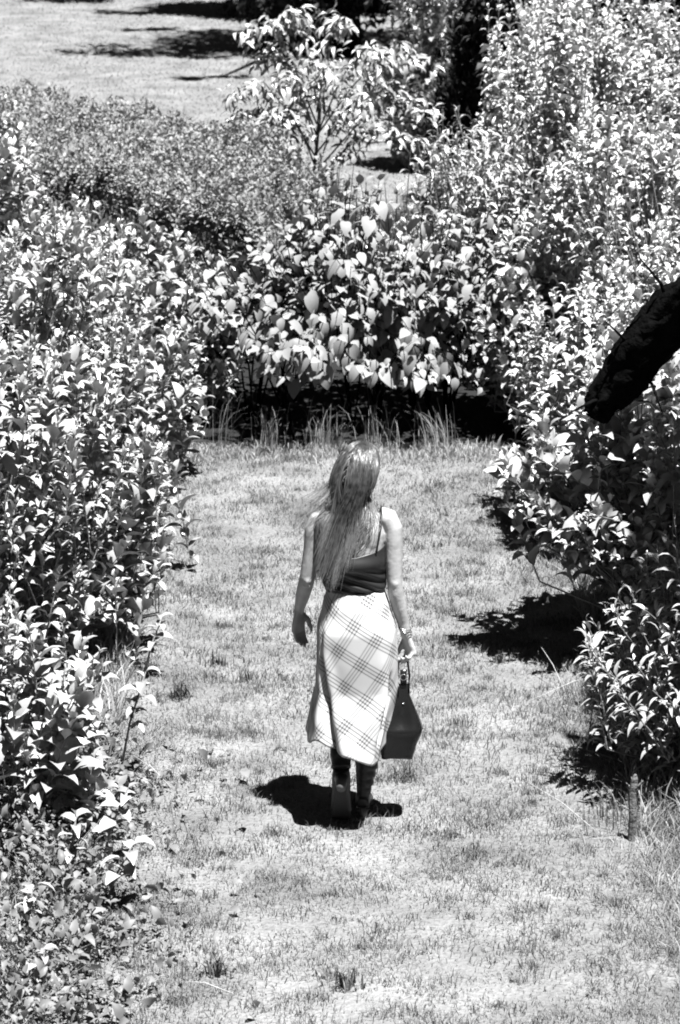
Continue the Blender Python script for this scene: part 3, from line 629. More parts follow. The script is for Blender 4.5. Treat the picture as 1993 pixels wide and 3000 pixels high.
def grass_clump(name, label, x, y, n, h, spread, m, group, wd=0.006, lean=0.6, cat='grass', seed=0, aim=None):
    rg = np.random.default_rng(seed); root = thing(name, label, cat, (x, y, 0), group)
    V = []; T = []; TO = []
    for i in range(n):
        bx, by = rg.normal(size=2) * spread; a = rg.uniform(0, 2 * PI); hh = h * rg.uniform(0.5, 1.15); l = lean * rg.uniform(0.2, 1.2)
        dx, dy = math.cos(a), math.sin(a)
        if aim: dx, dy = dx * .5 + aim[0], dy * .5 + aim[1]
        px, py = -dy, dx; o = len(V); wv = wd * rg.uniform(0.6, 1.3)
        for k, t in enumerate((0, 0.35, 0.7, 1.0)):
            cx, cy, cz = bx + dx * l * hh * t * t, by + dy * l * hh * t * t, hh * (t - 0.35 * l * t ** 3); ww = wv * (1 - t * 0.85)
            V += [(cx - px * ww / 2, cy - py * ww / 2, cz - 0.004), (cx + px * ww / 2, cy + py * ww / 2, cz - 0.004)]
        for k in range(3): T += [(o + 2 * k, o + 2 * k + 1, o + 2 * k + 3), (o + 2 * k, o + 2 * k + 3, o + 2 * k + 2)]
        TO += [rg.uniform(0, 1)] * 8
    obj('blades', mesh_np('blades', V, T, None, TO), m, root)['kind'] = 'stuff'
GW = 'dark weed tufts on the path'
for i, (x, y, h, nn, lab) in enumerate([
    (-0.47, 9.98, 0.10, 60, 'dark weed tuft on the bare grass near the bottom, left of the middle'),
    (0.02, 9.87, 0.085, 50, 'dark weed tuft alone in the grass at the bottom centre'),
    (0.3, 12.02, 0.085, 46, 'dark weed tuft in the grass right beside the walking woman\'s bag'),
    (-0.62, 13.6, 0.09, 30, 'spiky weed tuft on the grass left of the woman\'s hand'),
    (-0.46, 13.35, 0.08, 30, 'small spiky weed nearer the woman than the other tuft'),
    (-0.78, 13.1, 0.12, 40, 'weed tuft at the left path edge beside the drooping shrub leaves'),
    (0.48, 11.35, 0.05, 30, 'flat dark weed in the grass right of the woman\'s feet'),
    (0.55, 11.15, 0.05, 30, 'flat dark weed just below the other flat one')]):
    grass_clump('weed_tuft', lab, x, y, nn, h, 0.028, M_tuft, GW, 0.010, 0.8, 'weed', 300 + i)
GT = 'tall grass clumps'
for i, (x, y, h, nn, lab, aim) in enumerate([
    (-0.82, 17.9, 0.5, 26, 'long arching grass clump at the left end of the far grass edge', (0.5, -0.1)),
    (-0.45, 17.85, 0.32, 55, 'grass clump before the black shade, left of the woman\'s head', (0.2, 0)),
    (-0.1, 17.85, 0.34, 60, 'grass clump standing behind the woman\'s head', (0.1, 0)),
    (0.25, 17.9, 0.32, 50, 'grass clump just right of the woman\'s head at the far grass edge', (-0.2, 0)),
    (0.62, 17.9, 0.34, 50, 'leaning grass clump at the right end of the far grass edge', (-0.4, 0)),
    (1.18, 11.45, 0.22, 60, 'pale bent grass clump around the foot of the wooden stake', (-0.5, -0.2)),
    (1.42, 11.35, 0.2, 46, 'pale grass clump at the right picture edge beyond the stake', (0.4, -0.2)),
    (1.2, 12.9, 0.26, 34, 'grass clump at the lit edge of the right bank', (-0.3, -0.2))]):
    grass_clump('tall_grass', lab, x, y, nn, h, 0.07, M_grasstall, GT, 0.009, 0.75, 'grass', 330 + i, aim)
GS = 'dry straw stalks'
for i, (a, b, lab) in enumerate([
    ((-0.62, 9.85, 0.03), (-0.4, 9.78, 0.012), 'straight dry straw lying on the grass near the bottom left'),
    ((0.9, 12.98, 0.02), (1.38, 13.25, 0.1), 'long pale straw leaning across the grass toward the right bank'),
    ((0.82, 11.62, 0.14), (1.1, 11.35, 0.02), 'curved straw sticking out of the shade by the stake'),
    ((1.0, 13.4, 0.16), (1.1, 13.15, 0.02), 'slanting pale stalk at the foot of the overhanging shrub'),
    ((-0.93, 12.0, 0.12), (-0.75, 11.85, 0.02), 'thin pale stalk beside the shaded spot of the left verge')]):
    mid = tuple((a[k] + b[k]) / 2 + (0.02 if k == 2 else 0) for k in range(3)); mb = MB()
    mb.tube([tuple(p[k] - a[k] for k in range(2)) + (p[2],) for p in (a, mid, b)], [0.0012, 0.0016, 0.002], 5)
    o = mb.build('straw_stalk', M_straw); o.location = (a[0], a[1], 0); tag(o, lab, 'straw', GS)

# weathered stake on the right
root = thing('wooden_stake', 'weathered grey wooden stake standing in the grass at the right bank', 'stake', (1.245, 11.3, 0))
mb = MB(); mb.tube([(0, 0, -0.05), (0.004, 0, 0.1), (0.0, 0.004, 0.2), (0.006, 0, 0.28), (0.01, 0.002, 0.3)], [(0.019, 0.017), (0.017, 0.016), (0.018, 0.015), (0.015, 0.013), (0.006, 0.009)], 8); mb.build('post', M_wood, root, False)
MB().tube([(0.0, 0, 0.22), (0.02, -0.01, 0.25), (0.04, -0.02, 0.28)], [0.006, 0.005, 0.003], 5).build('splinter', M_wood, root)

finish_shrubs()
# ---------------------------------------------------------------- the walking woman
M_skin = mat('skin', 0.26, 0.36, rough=0.45, spec=0.35, scale=14, bump=0.12, bscale=45)
M_hair = mat('hair', 0.004, 0.2, rough=0.38, spec=0.32, scale=40, tone=True)
M_satin = mat('dark_satin', 0.014, 0.022, rough=0.4, spec=0.35, scale=8)
M_boot = mat('dark_leather', 0.01, 0.02, rough=0.4, spec=0.3, scale=14, bump=0.15, bscale=40)
M_sole = mat('boot_sole', 0.01, 0.016, rough=0.6, scale=20)
M_heel = mat('boot_heel', 0.05, 0.09, rough=0.35, scale=20)  # lighter than the leather: light on the lifted heel put into its colour
M_bag = mat('bag_leather', 0.005, 0.008, rough=0.24, spec=0.35, scale=10, bump=0.1, bscale=30)
M_metal = mat('metal', 0.55, 0.6, rough=0.25, metal=1.0)
M_eye = mat('eye', 0.6, 0.65, rough=0.15)

def plaid_material():
    m = bpy.data.materials.new('plaid_cloth'); m.use_nodes = True
    n = m.node_tree; n.nodes.clear(); N = n.nodes.new; K = n.links.new
    out = N('ShaderNodeOutputMaterial'); p = N('ShaderNodeBsdfPrincipled'); p.inputs['Roughness'].default_value = 0.8; p.inputs['Specular IOR Level'].default_value = 0.15
    uv = N('ShaderNodeUVMap'); uv.uv_map = 'UVMap'
    mp = N('ShaderNodeMapping'); mp.inputs['Rotation'].default_value = (0, 0, math.radians(33)); K(uv.outputs[0], mp.inputs[0])
    sx = N('ShaderNodeSeparateXYZ'); K(mp.outputs[0], sx.inputs[0])
    def M(op, a, b=None, c=None):
        q = N('ShaderNodeMath'); q.operation = op
        for i, x in enumerate((a, b, c)):
            if x is None: continue
            if isinstance(x, (int, float)): q.inputs[i].default_value = x
            else: K(x, q.inputs[i])
        return q.outputs[0]
    def fam(co, per, off):
        f = M('FRACT', M('MULTIPLY_ADD', co, 1 / per, off)); tot = None
        for c0 in (0.32, 0.44, 0.56, 0.68):      # four fine lines
            d = M('ABSOLUTE', M('SUBTRACT', f, c0)); l = M('MULTIPLY', M('SMOOTH_MIN', M('MAXIMUM', M('SUBTRACT', 1.0, M('DIVIDE', d, 0.038)), 0.0), 1.0, 0.05), 0.95)
            tot = l if tot is None else M('MAXIMUM', tot, l)
        d = M('ABSOLUTE', M('SUBTRACT', f, 0.5)); band = M('MULTIPLY', M('MAXIMUM', M('SUBTRACT', 1.0, M('DIVIDE', d, 0.28)), 0.0), 0.18)
        return M('ADD', tot, band)
    a = fam(sx.outputs[0], 0.112, 0.1); b = fam(sx.outputs[1], 0.124, 0.3)
    s = M('MINIMUM', M('ADD', M('MULTIPLY', a, 0.8), b), 1.3)
    no = N('ShaderNodeTexNoise'); no.inputs['Scale'].default_value = 260; K(uv.outputs[0], no.inputs['Vector'])
    s = M('MULTIPLY', s, M('MULTIPLY_ADD', no.outputs['Fac'], 0.5, 0.75))
    col = M('MAXIMUM', M('SUBTRACT', 0.5, M('MULTIPLY', s, 0.32)), 0.06)
    cc = N('ShaderNodeCombineColor')
    for i in range(3): K(col, cc.inputs[i])
    K(cc.outputs[0], p.inputs['Base Color'])
    tr = N('ShaderNodeBsdfTranslucent'); K(cc.outputs[0], tr.inputs[0]); mx = N('ShaderNodeMixShader'); mx.inputs[0].default_value = 0.12
    K(p.outputs[0], mx.inputs[1]); K(tr.outputs[0], mx.inputs[2]); K(mx.outputs[0], out.inputs[0]); return m

def fuse(mb, name, m, parent, voxel=0.0055, it=4, fac=0.5):
    """melt overlapping closed shapes into one continuous skin"""
    o = mb.build(name, m, None)
    r = o.modifiers.new('r', 'REMESH'); r.mode = 'VOXEL'; r.voxel_size = voxel; r.use_smooth_shade = True
    s = o.modifiers.new('s', 'SMOOTH'); s.factor = fac; s.iterations = it
    dg = bpy.context.evaluated_depsgraph_get(); me = bpy.data.meshes.new_from_object(o.evaluated_get(dg))
    bpy.data.objects.remove(o); me.name = name
    for p in me.polygons: p.use_smooth = True
    return obj(name, me, m, parent)

def hand(mb, wrist, D, N, thumb, curls, scale=1.0, tcurl=0.5, spread=0.10):
    D = Vector(D).normalized(); N = Vector(N); N = (N - D * N.dot(D)).normalized()
    T = D.cross(N).normalized()
    if T.dot(Vector(thumb)) < 0: T = -T
    W = Vector(wrist); sc = scale
    mb.tube([W - D * 0.02, W + D * 0.02 * sc, W + D * 0.055 * sc, W + D * 0.088 * sc, W + D * 0.096 * sc], [(0.024, 0.018), (0.029 * sc, 0.017), (0.038 * sc, 0.0165), (0.039 * sc, 0.0145), (0.03, 0.008)], 14, ref=T)
    for i, (off, ln, r) in enumerate([(0.028, 0.072, 0.0092), (0.0095, 0.080, 0.0095), (-0.0095, 0.074, 0.009), (-0.0275, 0.058, 0.008)]):
        p = W + D * (0.078 - 0.004 * abs(i - 1)) * sc + T * off * sc; ang = 0.0; pts = [p]; ph = [0.45, 0.31, 0.24]
        side = T * (1.5 - i) * spread
        for k in range(3):
            ang += curls[k] * (1 + 0.06 * i); d = (D * math.cos(ang) + N * math.sin(ang) + side * 0.5).normalized()
            q = pts[-1] + d * (ln * ph[k] + (0.012 if k == 0 else 0)) * sc
            pts += [(pts[-1] + q) / 2, q]
        mb.tube(pts, [r * 1.1, r, r * 0.98, r * 0.9, r * 0.92, r * 0.8, r * 0.45], 10, ref=T)
    p = W + D * 0.022 * sc + T * 0.018; d1 = (D * 0.7 + T * 0.62 + N * 0.35).normalized(); a = p + d1 * 0.042 * sc
    d2 = (D * 0.9 + T * (0.3 - tcurl * 0.3) + N * tcurl).normalized(); b = a + d2 * 0.032 * sc; c = b + (d2 * 0.8 + N * tcurl * 0.6 - T * .1).normalized() * 0.026 * sc
    mb.tube([p, (p + a) / 2, a, (a + b) / 2, b, c], [0.015, 0.0135, 0.0115, 0.0105, 0.0105, 0.006], 10, ref=N)

W0 = (0.05, 11.55, 0.0)
P = thing('person', 'woman walking away in a dark camisole, long plaid skirt and boots, bag in hand', 'person', W0)
HC = Vector((0.036, 0.03, 1.583)); YAW = math.radians(-30)
FD = Vector((-math.sin(YAW), math.cos(YAW), 0)); SD = Vector((math.cos(YAW), math.sin(YAW), 0)); HM = Matrix.Rotation(YAW, 3, 'Z')
b = MB()
b.tube([(0.02, 0, 0.78), (0.02, 0, 0.88), (0.018, 0, 0.97), (0.012, 0.0, 1.05), (0.008, -0.012, 1.14), (0.005, -0.012, 1.23), (0.004, -0.006, 1.30), (0.006, 0.0, 1.35), (0.01, 0.004, 1.392), (0.014, 0.006, 1.425)],
       [(0.14, 0.11), (0.16, 0.12), (0.138, 0.1), (0.113, 0.083), (0.118, 0.088), (0.132, 0.093), (0.146, 0.09), (0.143, 0.076), (0.1, 0.06), (0.058, 0.05)], 28)
b.ball((0.062, -0.062, 1.29), (0.05, 0.034, 0.08)); b.ball((-0.055, -0.062, 1.28), (0.05, 0.034, 0.08))     # shoulder blades
b.tube([(0.012, 0.0, 1.38), (0.018, 0.012, 1.44), (0.03, 0.025, 1.52)], [(0.06, 0.055), (0.05, 0.05), (0.047, 0.05)], 16)
b.ball(HC + Vector((0, 0, 0.012)), (0.069, 0.09, 0.085), HM)
b.ball(HC + FD * 0.03 + Vector((0, 0, -0.055)), (0.052, 0.058, 0.062), HM)
b.ball(HC + FD * 0.068 + Vector((0, 0, -0.098)), (0.022, 0.018, 0.018), HM)
b.tube([HC + FD * 0.088 + Vector((0, 0, 0.0)), HC + FD * 0.1 + Vector((0, 0, -0.028)), HC + FD * 0.094 + Vector((0, 0, -0.038))], [0.008, 0.012, 0.009], 8)
b.ball(HC + FD * 0.082 + Vector((0, 0, -0.066)), (0.022, 0.011, 0.011), HM)
b.tube([HC + FD * 0.078 - SD * 0.035 + Vector((0, 0, 0.012)), HC + FD * 0.088 + Vector((0, 0, 0.014)), HC + FD * 0.078 + SD * 0.035 + Vector((0, 0, 0.012))], [0.009, 0.01, 0.009], 8, ref=(0, 0, 1))
b.ball((-0.188, -0.034, 1.095), (0.014, 0.012, 0.02)); b.ball((0.183, -0.052, 1.085), (0.014, 0.012, 0.02)); b.ball((0.184, -0.05, 1.06), (0.02, 0.008, 0.005)); b.ball((-0.19, -0.03, 1.068), (0.02, 0.009, 0.005))
for sg in (-1, 1): b.ball(HC + SD * sg * 0.071 + Vector((0, 0, -0.02)) - FD * 0.008, (0.008, 0.018, 0.03), HM)
# right arm carries the bag, left arm swings forward
b.tube([(0.115, -0.005, 1.375), (0.152, -0.008, 1.362), (0.172, -0.012, 1.32), (0.177, -0.018, 1.24), (0.179, -0.024, 1.16), (0.181, -0.028, 1.09), (0.187, -0.022, 1.04), (0.202, -0.01, 0.97), (0.219, 0, 0.90), (0.23, 0.003, 0.85), (0.233, 0.003, 0.835)],
       [0.04, 0.045, 0.043, 0.038, 0.036, 0.033, 0.035, 0.033, 0.026, (0.022, 0.024), (0.02, 0.022)], 18)
b.tube([(-0.105, -0.005, 1.365), (-0.14, -0.008, 1.352), (-0.158, -0.012, 1.31), (-0.167, -0.012, 1.235), (-0.177, -0.012, 1.165), (-0.189, -0.01, 1.10), (-0.197, 0.016, 1.06), (-0.21, 0.07, 0.995), (-0.222, 0.115, 0.935), (-0.226, 0.128, 0.91)],
       [0.04, 0.045, 0.043, 0.038, 0.036, 0.033, 0.034, 0.031, 0.024, (0.023, 0.019)], 18)
hand(b, (-0.226, 0.128, 0.912), (-0.06, 0.12, -1), (0.8, -0.65, 0), (0.6, 0.75, 0), (0.22, 0.3, 0.25), tcurl=0.2, spread=0.03, scale=1.08)
hand(b, (0.233, 0.003, 0.84), (0.28, 0.0, -1), (-0.85, -0.5, 0), (-0.5, 0.8, 0), (0.75, 1.15, 0.7), tcurl=0.9, spread=0.0)
b.tube([(0.085, 0, 0.86), (0.085, 0.04, 0.68), (0.082, 0.06, 0.5), (0.078, 0.045, 0.42), (0.072, 0.035, 0.3)], [0.085, 0.072, 0.055, 0.05, 0.045], 16)
b.tube([(-0.055, 0, 0.86), (-0.05, 0.05, 0.7), (-0.048, 0.085, 0.55), (-0.047, 0.04, 0.44), (-0.046, -0.02, 0.34)], [0.085, 0.072, 0.055, 0.05, 0.042], 16)
fuse(b, 'body', M_skin, P)
for sg in (-1, 1): MB().ball(HC + FD * 0.076 + SD * sg * 0.03 + Vector((0, 0, -0.006)), 0.0115).build('eye', M_eye, P)

# hair: strands running over the scalp, then blown to the left over the back
def hair():
    rg = np.random.default_rng(5); R = np.array([0.076, 0.097, 0.093]); hc = np.array(HC) + np.array([0, 0, 0.012]); Y = np.array(HM)
    fd = np.array(FD); sd = np.array(SD)
    MB().ball(HC + Vector((0, 0, 0.013)) - FD * 0.006, (0.0725, 0.088, 0.089), HM, 24, 16).build('hair_cap', M_hair_cap, hroot)
    nl = 90; ld = unit(rg.normal(size=(nl, 3))); lwind = rg.normal(size=nl) * 0.05; lwav = rg.uniform(0, 6, nl); lfly = rg.uniform(0, 1, nl); llen = rg.uniform(0.78, 1.05, nl); ltone = rg.uniform(-0.6, 0.3, nl)
    V = []; T = []; TO = []
    made = 0
    while made < 6000:
        d = unit(rg.normal(size=3))
        f = d @ fd
        if d[2] < -0.25 or (f > 0.35 and d[2] < 0.75) or (f > 0.75): continue
        made += 1
        li = int(np.argmax(ld @ d)); fly = (d @ sd < 0.0) and rg.uniform() < 0.055; fw = rg.uniform(0.15, 1.0) ** 0.8
        loc = Y @ (R * (Y.T @ d)); p = hc + loc
        side = 1.0 if (d @ sd) > 0.0 else -1.0
        dr = unit(-fd * 0.6 + sd * side * 0.22 + np.array([0, 0, 0.1])); pts = [p.copy()]
        L = (0.49 * llen[li] + (0.1 if f > 0 else 0)) * rg.uniform(0.88, 1.0); n = 17; st = L / n
        wind = -0.26 + lwind[li] + rg.normal() * 0.07; xj = rg.normal() * 0.018; wj = rg.normal() * 0.6
        for k in range(n):
            t = k / n
            w_ = np.array([wind * (0.25 + 0.75 * t) + 0.17 * math.sin(lwav[li] + wj + t * 7.0) * t, -0.04 + 0.07 * math.sin(lwav[li] * 2 + t * 6), -1.0])
            xt = xj + 0.02 - 0.22 * max(0, 1.52 - p[2]) + 0.03 * math.sin(lwav[li]) + (0.03 * lfly[li] - 0.045 if side > 0 else -0.045 * lfly[li])
            if p[2] < 1.56: w_[0] += np.clip((xt - p[0]) * 9, -1.5, 0.5)
            if fly and k > 4 and p[2] < 1.57: w_ = np.array([-1.25 * fw, 0.1, -0.6 - 0.35 * t + 0.2 * fw])
            dr = unit(dr * 0.58 + unit(w_) * 0.42 + rg.normal(size=3) * 0.02); p = p + dr * st
            q = (Y.T @ (p - hc)) / (R * (1.0 + 0.03 * lfly[li])); nq = np.linalg.norm(q)
            if nq < 1: p = hc + Y @ (q / max(nq, .3) * R * (1.0 + 0.03 * lfly[li]))
            z = p[2]
            if z < 1.46:
                rx, ry = (0.165, 0.105) if z < 1.37 else (0.165 - (z - 1.37) * 1.25, 0.105 - (z - 1.37) * 0.6)
                ex, ey = (p[0] - 0.006) / rx, (p[1] + 0.008) / ry; e = math.hypot(ex, ey)
                if e < 1.0 + 0.12 * lfly[li]:
                    if ey > 0: ey = -abs(ey) - 0.2; e = math.hypot(ex, ey)
                    g_ = (1.0 + 0.12 * lfly[li]) / max(e, 0.25)
                    newp = np.array([0.006 + ex * g_ * rx, -0.008 + ey * g_ * ry, z]); dlt = newp - p; ld_ = np.linalg.norm(dlt)
                    if ld_ > 0.03: dlt *= 0.03 / ld_
                    p = p + dlt
            pts.append(p.copy())
        pts = np.array(pts); tg = unit(np.gradient(pts, axis=0)); out = unit(pts - (hc + np.array([0, 0.1, -0.15]))); sv = unit(np.cross(tg, out) + rg.normal(size=3) * 0.35)
        m_ = len(pts); ww = 0.0028 * rg.uniform(0.6, 1.2) * (1 - 0.75 * np.linspace(0, 1, m_) ** 2)
        if fly: ww = ww * 0.45
        o = len(V)
        for k in range(m_): V += [pts[k] - sv[k] * ww[k] / 2, pts[k] + sv[k] * ww[k] / 2]
        tt = np.clip(0.0 + 0.95 * np.clip(np.linspace(0, 1, m_) * 1.7 - 0.5, 0, 1) + ltone[li] + rg.normal() * 0.13 + (0.3 if fly else 0), 0, 1)
        TO += list(np.repeat(tt, 2))
        for k in range(m_ - 1): T += [(o + 2 * k, o + 2 * k + 1, o + 2 * k + 3), (o + 2 * k, o + 2 * k + 3, o + 2 * k + 2)]
    me = mesh_np('strands', np.array(V), np.array(T), None, np.array(TO)); st_ = obj('hair_strands', me, M_hair, hroot); st_['kind'] = 'stuff'
M_hair_cap = mat('hair_roots', 0.02, 0.04, rough=0.35, spec=0.6, scale=60)
hroot = bpy.data.objects.new('hair', None); C.objects.link(hroot); hroot.parent = P; hroot['label'] = 'long hair, dark at the crown and fair at the windblown ends'
hair()

def shell(name, ring, rows, cols, m, parent, thick=0.002, uvscale=None):
    """open cloth surface; ring(s, th) -> point"""
    V = []; UV = []
    for j in range(rows + 1):
        for i in range(cols + 1):
            s = j / rows; th = -PI * 1.5 + 2 * PI * i / cols     # seam at the front
            V.append(ring(s, th)); UV.append(((th + PI / 2) * 0.19, V[-1][2]))
    A3 = np.array(V).reshape(rows + 1, cols + 1, 3); cum = np.concatenate([np.zeros((rows + 1, 1)), np.cumsum(np.linalg.norm(np.diff(A3, axis=1), axis=2), axis=1)], axis=1)
    cum = cum - cum[:, cols // 2:cols // 2 + 1]; UV = np.stack([cum, A3[:, :, 2]], 2).reshape(-1, 2)     # cloth coordinates in metres
    F = []
    for j in range(rows):
        for i in range(cols):
            a = j * (cols + 1) + i; F.append((a, a + 1, a + cols + 2, a + cols + 1))
    me = bpy.data.meshes.new(name); me.from_pydata(V, [], F)
    uv = me.uv_layers.new(name='UVMap')
    for l in me.loops: uv.data[l.index].uv = UV[l.vertex_index]
    for p in me.polygons: p.use_smooth = True
    o = obj(name, me, m, parent); md = o.modifiers.new('thickness', 'SOLIDIFY'); md.thickness = thick; md.offset = -1
    return o

def interp(tab, z):
    for k in range(len(tab) - 1):
        if tab[k][0] >= z >= tab[k + 1][0]:
            t = (tab[k][0] - z) / (tab[k][0] - tab[k + 1][0]); t = t * t * (3 - 2 * t) * 0.5 + t * 0.5
            return [a + (b - a) * t for a, b in zip(tab[k][1:], tab[k + 1][1:])]
    return list(tab[0][1:]) if z > tab[0][0] else list(tab[-1][1:])
# skirt: z, cx, cy, rx, ry
SK = [(1.055, 0.016, -0.003, 0.121, 0.1), (0.98, 0.018, -0.01, 0.142, 0.13), (0.88, 0.021, -0.01, 0.168, 0.152), (0.76, 0.024, -0.004, 0.172, 0.158), (0.62, 0.02, 0.01, 0.176, 0.165), (0.48, -0.004, 0.01, 0.178, 0.195), (0.34, -0.026, 0.0, 0.176, 0.215)]
def ang(a, c): return (a - c + PI) % (2 * PI) - PI
def skirt_pt(s, th):
    back = -PI / 2
    hem = 0.375 + 0.022 * math.sin(th * 2 + 0.6) + 0.014 * math.sin(3 * th + 1.0) + 0.028 * math.exp(-(ang(th, math.radians(-128)) / 0.28) ** 2) - 0.018 * math.exp(-(ang(th, math.radians(-60)) / 0.5) ** 2)
    z = 1.055 + (hem - 1.055) * s
    cx, cy, rx, ry = interp(SK, z); k = max(0, (0.95 - z) / 0.6)
    r = 1 + 0.045 * k * math.sin(5 * th + 0.8) * (0.5 + k) + 0.022 * k * math.sin(9 * th + 2 + 3 * z)
    # two deep folds where the trailing leg pulls the cloth, one on the right behind the bag
    c1 = math.radians(-146 + 48 * min(1, max(0, (0.80 - z) / 0.45))); d = ang(th, c1)
    a1 = min(1, max(0, (0.92 - z) / 0.25)); r += a1 * (-0.16 * math.exp(-((d) / 0.085) ** 2) + 0.085 * math.exp(-((d - 0.2) / 0.16) ** 2) + 0.05 * math.exp(-((d + 0.25) / 0.22) ** 2))
    c2 = math.radians(-38 - 14 * min(1, max(0, (0.72 - z) / 0.3))); d = ang(th, c2)
    a2 = min(1, max(0, (0.72 - z) / 0.12)) * min(1, max(0.25, (z - 0.36) / 0.1)); r += a2 * (-0.17 * math.exp(-(d / 0.1) ** 2) + 0.07 * math.exp(-((d + 0.22) / 0.15) ** 2))
    e = 1 - 0.28 * min(1, max(0, (1.0 - z) / 0.15)); c_, s_ = math.cos(th), math.sin(th)
    return (cx + rx * r * math.copysign(abs(c_) ** e, c_), cy + ry * r * math.copysign(abs(s_) ** e, s_), z)
sk = shell('skirt', skirt_pt, 70, 180, plaid_material(), P, 0.002); sk['label'] = 'pale plaid skirt with diagonal lines and deep folds'
MB().torus((0.016, 0, 1.05), 0.118, 0.007, None, 40, 8, 0.79).build('waistband', M_satin, P)

CA = [(1.32, 0.004, -0.004, 0.14, 0.1), (1.24, 0.006, -0.008, 0.142, 0.106), (1.16, 0.006, -0.01, 0.139, 0.108), (1.10, 0.01, -0.004, 0.136, 0.104), (1.07, 0.013, -0.003, 0.134, 0.104), (1.05, 0.014, -0.002, 0.126, 0.096), (1.03, 0.015, 0.0, 0.112, 0.086)]
def cami_pt(s, th):
    x_ = math.cos(th); back = max(0, -math.sin(th))
    top = 1.232 + 0.05 * (1 - back) ** 1.5 + 0.03 * max(0, math.sin(th)) - 0.012 * math.exp(-((x_ + 0.05) / 0.35) ** 2) * back
    z = top + (1.03 - top) * s
    cx, cy, rx, ry = interp(CA, z)
    ph = (z + 0.055 * x_ * (1 + 0.25 * x_)) / 0.043
    w_ = math.sin(2 * PI * ph); rid = (abs(w_) ** 0.8) * (1 if w_ > 0 else -1)
    amp = 0.0042 * back ** 0.6 * min(1, max(0, (1.17 - z) / 0.03)) * min(1, max(0, (z - 1.045) / 0.015))
    pool = 0.012 * math.exp(-((z - 1.185) / 0.03) ** 2) * back
    e = amp * rid + pool
    return (cx + (rx + e) * math.cos(th), cy + (ry + e * 1.4) * math.sin(th), z)
shell('camisole', cami_pt, 48, 120, M_satin, P, 0.0015)['label'] = 'dark satin camisole with draped diagonal folds'
for sg, cx in ((1, 0.004), (-1, 0.01)):
    MB().tube([(cx + sg * 0.1, -0.093, 1.235), (cx + sg * 0.108, -0.108, 1.29), (cx + sg * 0.118, -0.098, 1.345), (cx + sg * 0.122, -0.06, 1.395), (cx + sg * 0.12, -0.01, 1.415), (cx + sg * 0.112, 0.05, 1.37), (cx + sg * 0.09, 0.095, 1.28)], [0.003] * 7, 8).build('strap', M_satin, P)

# boots
def boot(pts, rad, foot, frad, sole, heel, label):
    root = bpy.data.objects.new('boot', None); C.objects.link(root); root.parent = P; root['label'] = label
    mb = MB(); mb.tube(pts, rad, 20); mb.tube(foot, frad, 20)
    fuse(mb, 'upper', M_boot, root, 0.005, 3)
    MB().tube(sole[0], sole[1], 14).build('sole', M_sole, root)
    MB().tube(heel[0], heel[1], 12, ref=(1, 0, 0)).build('heel', M_heel, root)
rp = []; rr = []
for k in range(29):     # slouched shaft with creases
    t = k / 28; z = 0.44 - 0.36 * t; cr = min(1, max(0, (t - 0.42) / 0.12)) * min(1, max(0, (0.93 - t) / 0.1)); wv = math.sin(k * 2.1)
    rp.append((0.082 - 0.032 * t + 0.003 * cr * wv, 0.045 - 0.02 * t, z)); rr.append(0.062 - 0.006 * t if t < 0.35 else 0.06 - 0.034 * (t - 0.35) / 0.65 + 0.004 * cr * wv)
boot(rp, rr, [(0.049, -0.005, 0.065), (0.05, 0.04, 0.075), (0.053, 0.1, 0.055), (0.057, 0.16, 0.032), (0.06, 0.22, 0.024), (0.061, 0.245, 0.02)], [(0.028, 0.03), (0.034, 0.045), (0.036, 0.036), (0.041, 0.026), (0.03, 0.018), (0.012, 0.01)],
     ([(0.049, -0.01, 0.045), (0.052, 0.07, 0.035), (0.057, 0.15, 0.008), (0.06, 0.2, 0.006), (0.061, 0.245, 0.008)], [(0.03, 0.006), (0.028, 0.006), (0.041, 0.006), (0.034, 0.006), (0.014, 0.006)]),
     ([(0.049, 0.012, 0.05), (0.049, 0.008, 0.02), (0.049, 0.006, 0.0)], [0.027, 0.023, 0.021]), 'slouched dark boot planted flat, creased at the ankle')
lp = []; lr = []
A_, B_ = Vector((-0.048, 0.055, 0.46)), Vector((-0.045, -0.075, 0.262))
for k in range(15):
    t = k / 14; q = A_.lerp(B_, t); lp.append(tuple(q)); lr.append(0.06 - 0.018 * t + 0.003 * math.sin(k * 1.9) * t)
fn = Vector((0, -0.96, -0.285)).normalized()
seat, ball_, toe = Vector((-0.045, -0.118, 0.228)), Vector((-0.045, -0.062, 0.048)), Vector((-0.046, 0.01, 0.022))
boot(lp, lr, [tuple(seat - fn * 0.03 + Vector((0, 0, 0.03))), tuple(seat - fn * 0.034), tuple((seat + ball_) / 2 - fn * 0.034), tuple(ball_ - fn * 0.022 + Vector((0, 0, 0.004))), tuple(toe + Vector((0, -0.02, 0.006))), tuple(toe + Vector((0, 0.02, 0)))], [(0.034, 0.03), (0.04, 0.042), (0.041, 0.036), (0.048, 0.028), (0.041, 0.02), (0.016, 0.01)],
     ([tuple(seat + Vector((0, 0, 0.012))), tuple(seat), tuple((seat + ball_) / 2), tuple(ball_ + Vector((0, -0.002, -0.01))), tuple(ball_ + Vector((0, 0.03, -0.037))), tuple(toe + Vector((0, 0.02, -0.015)))], [(0.018, 0.005), (0.028, 0.006), (0.022, 0.006), (0.041, 0.006), (0.041, 0.005), (0.015, 0.004)]),
     ([tuple(seat - fn * 0.008), tuple(seat + fn * 0.035 + Vector((0, 0, 0.004))), tuple(seat + fn * 0.07 + Vector((0, 0, 0.004)))], [0.031, 0.025, 0.021]), 'dark boot of the trailing foot, heel lifted to show the sole')
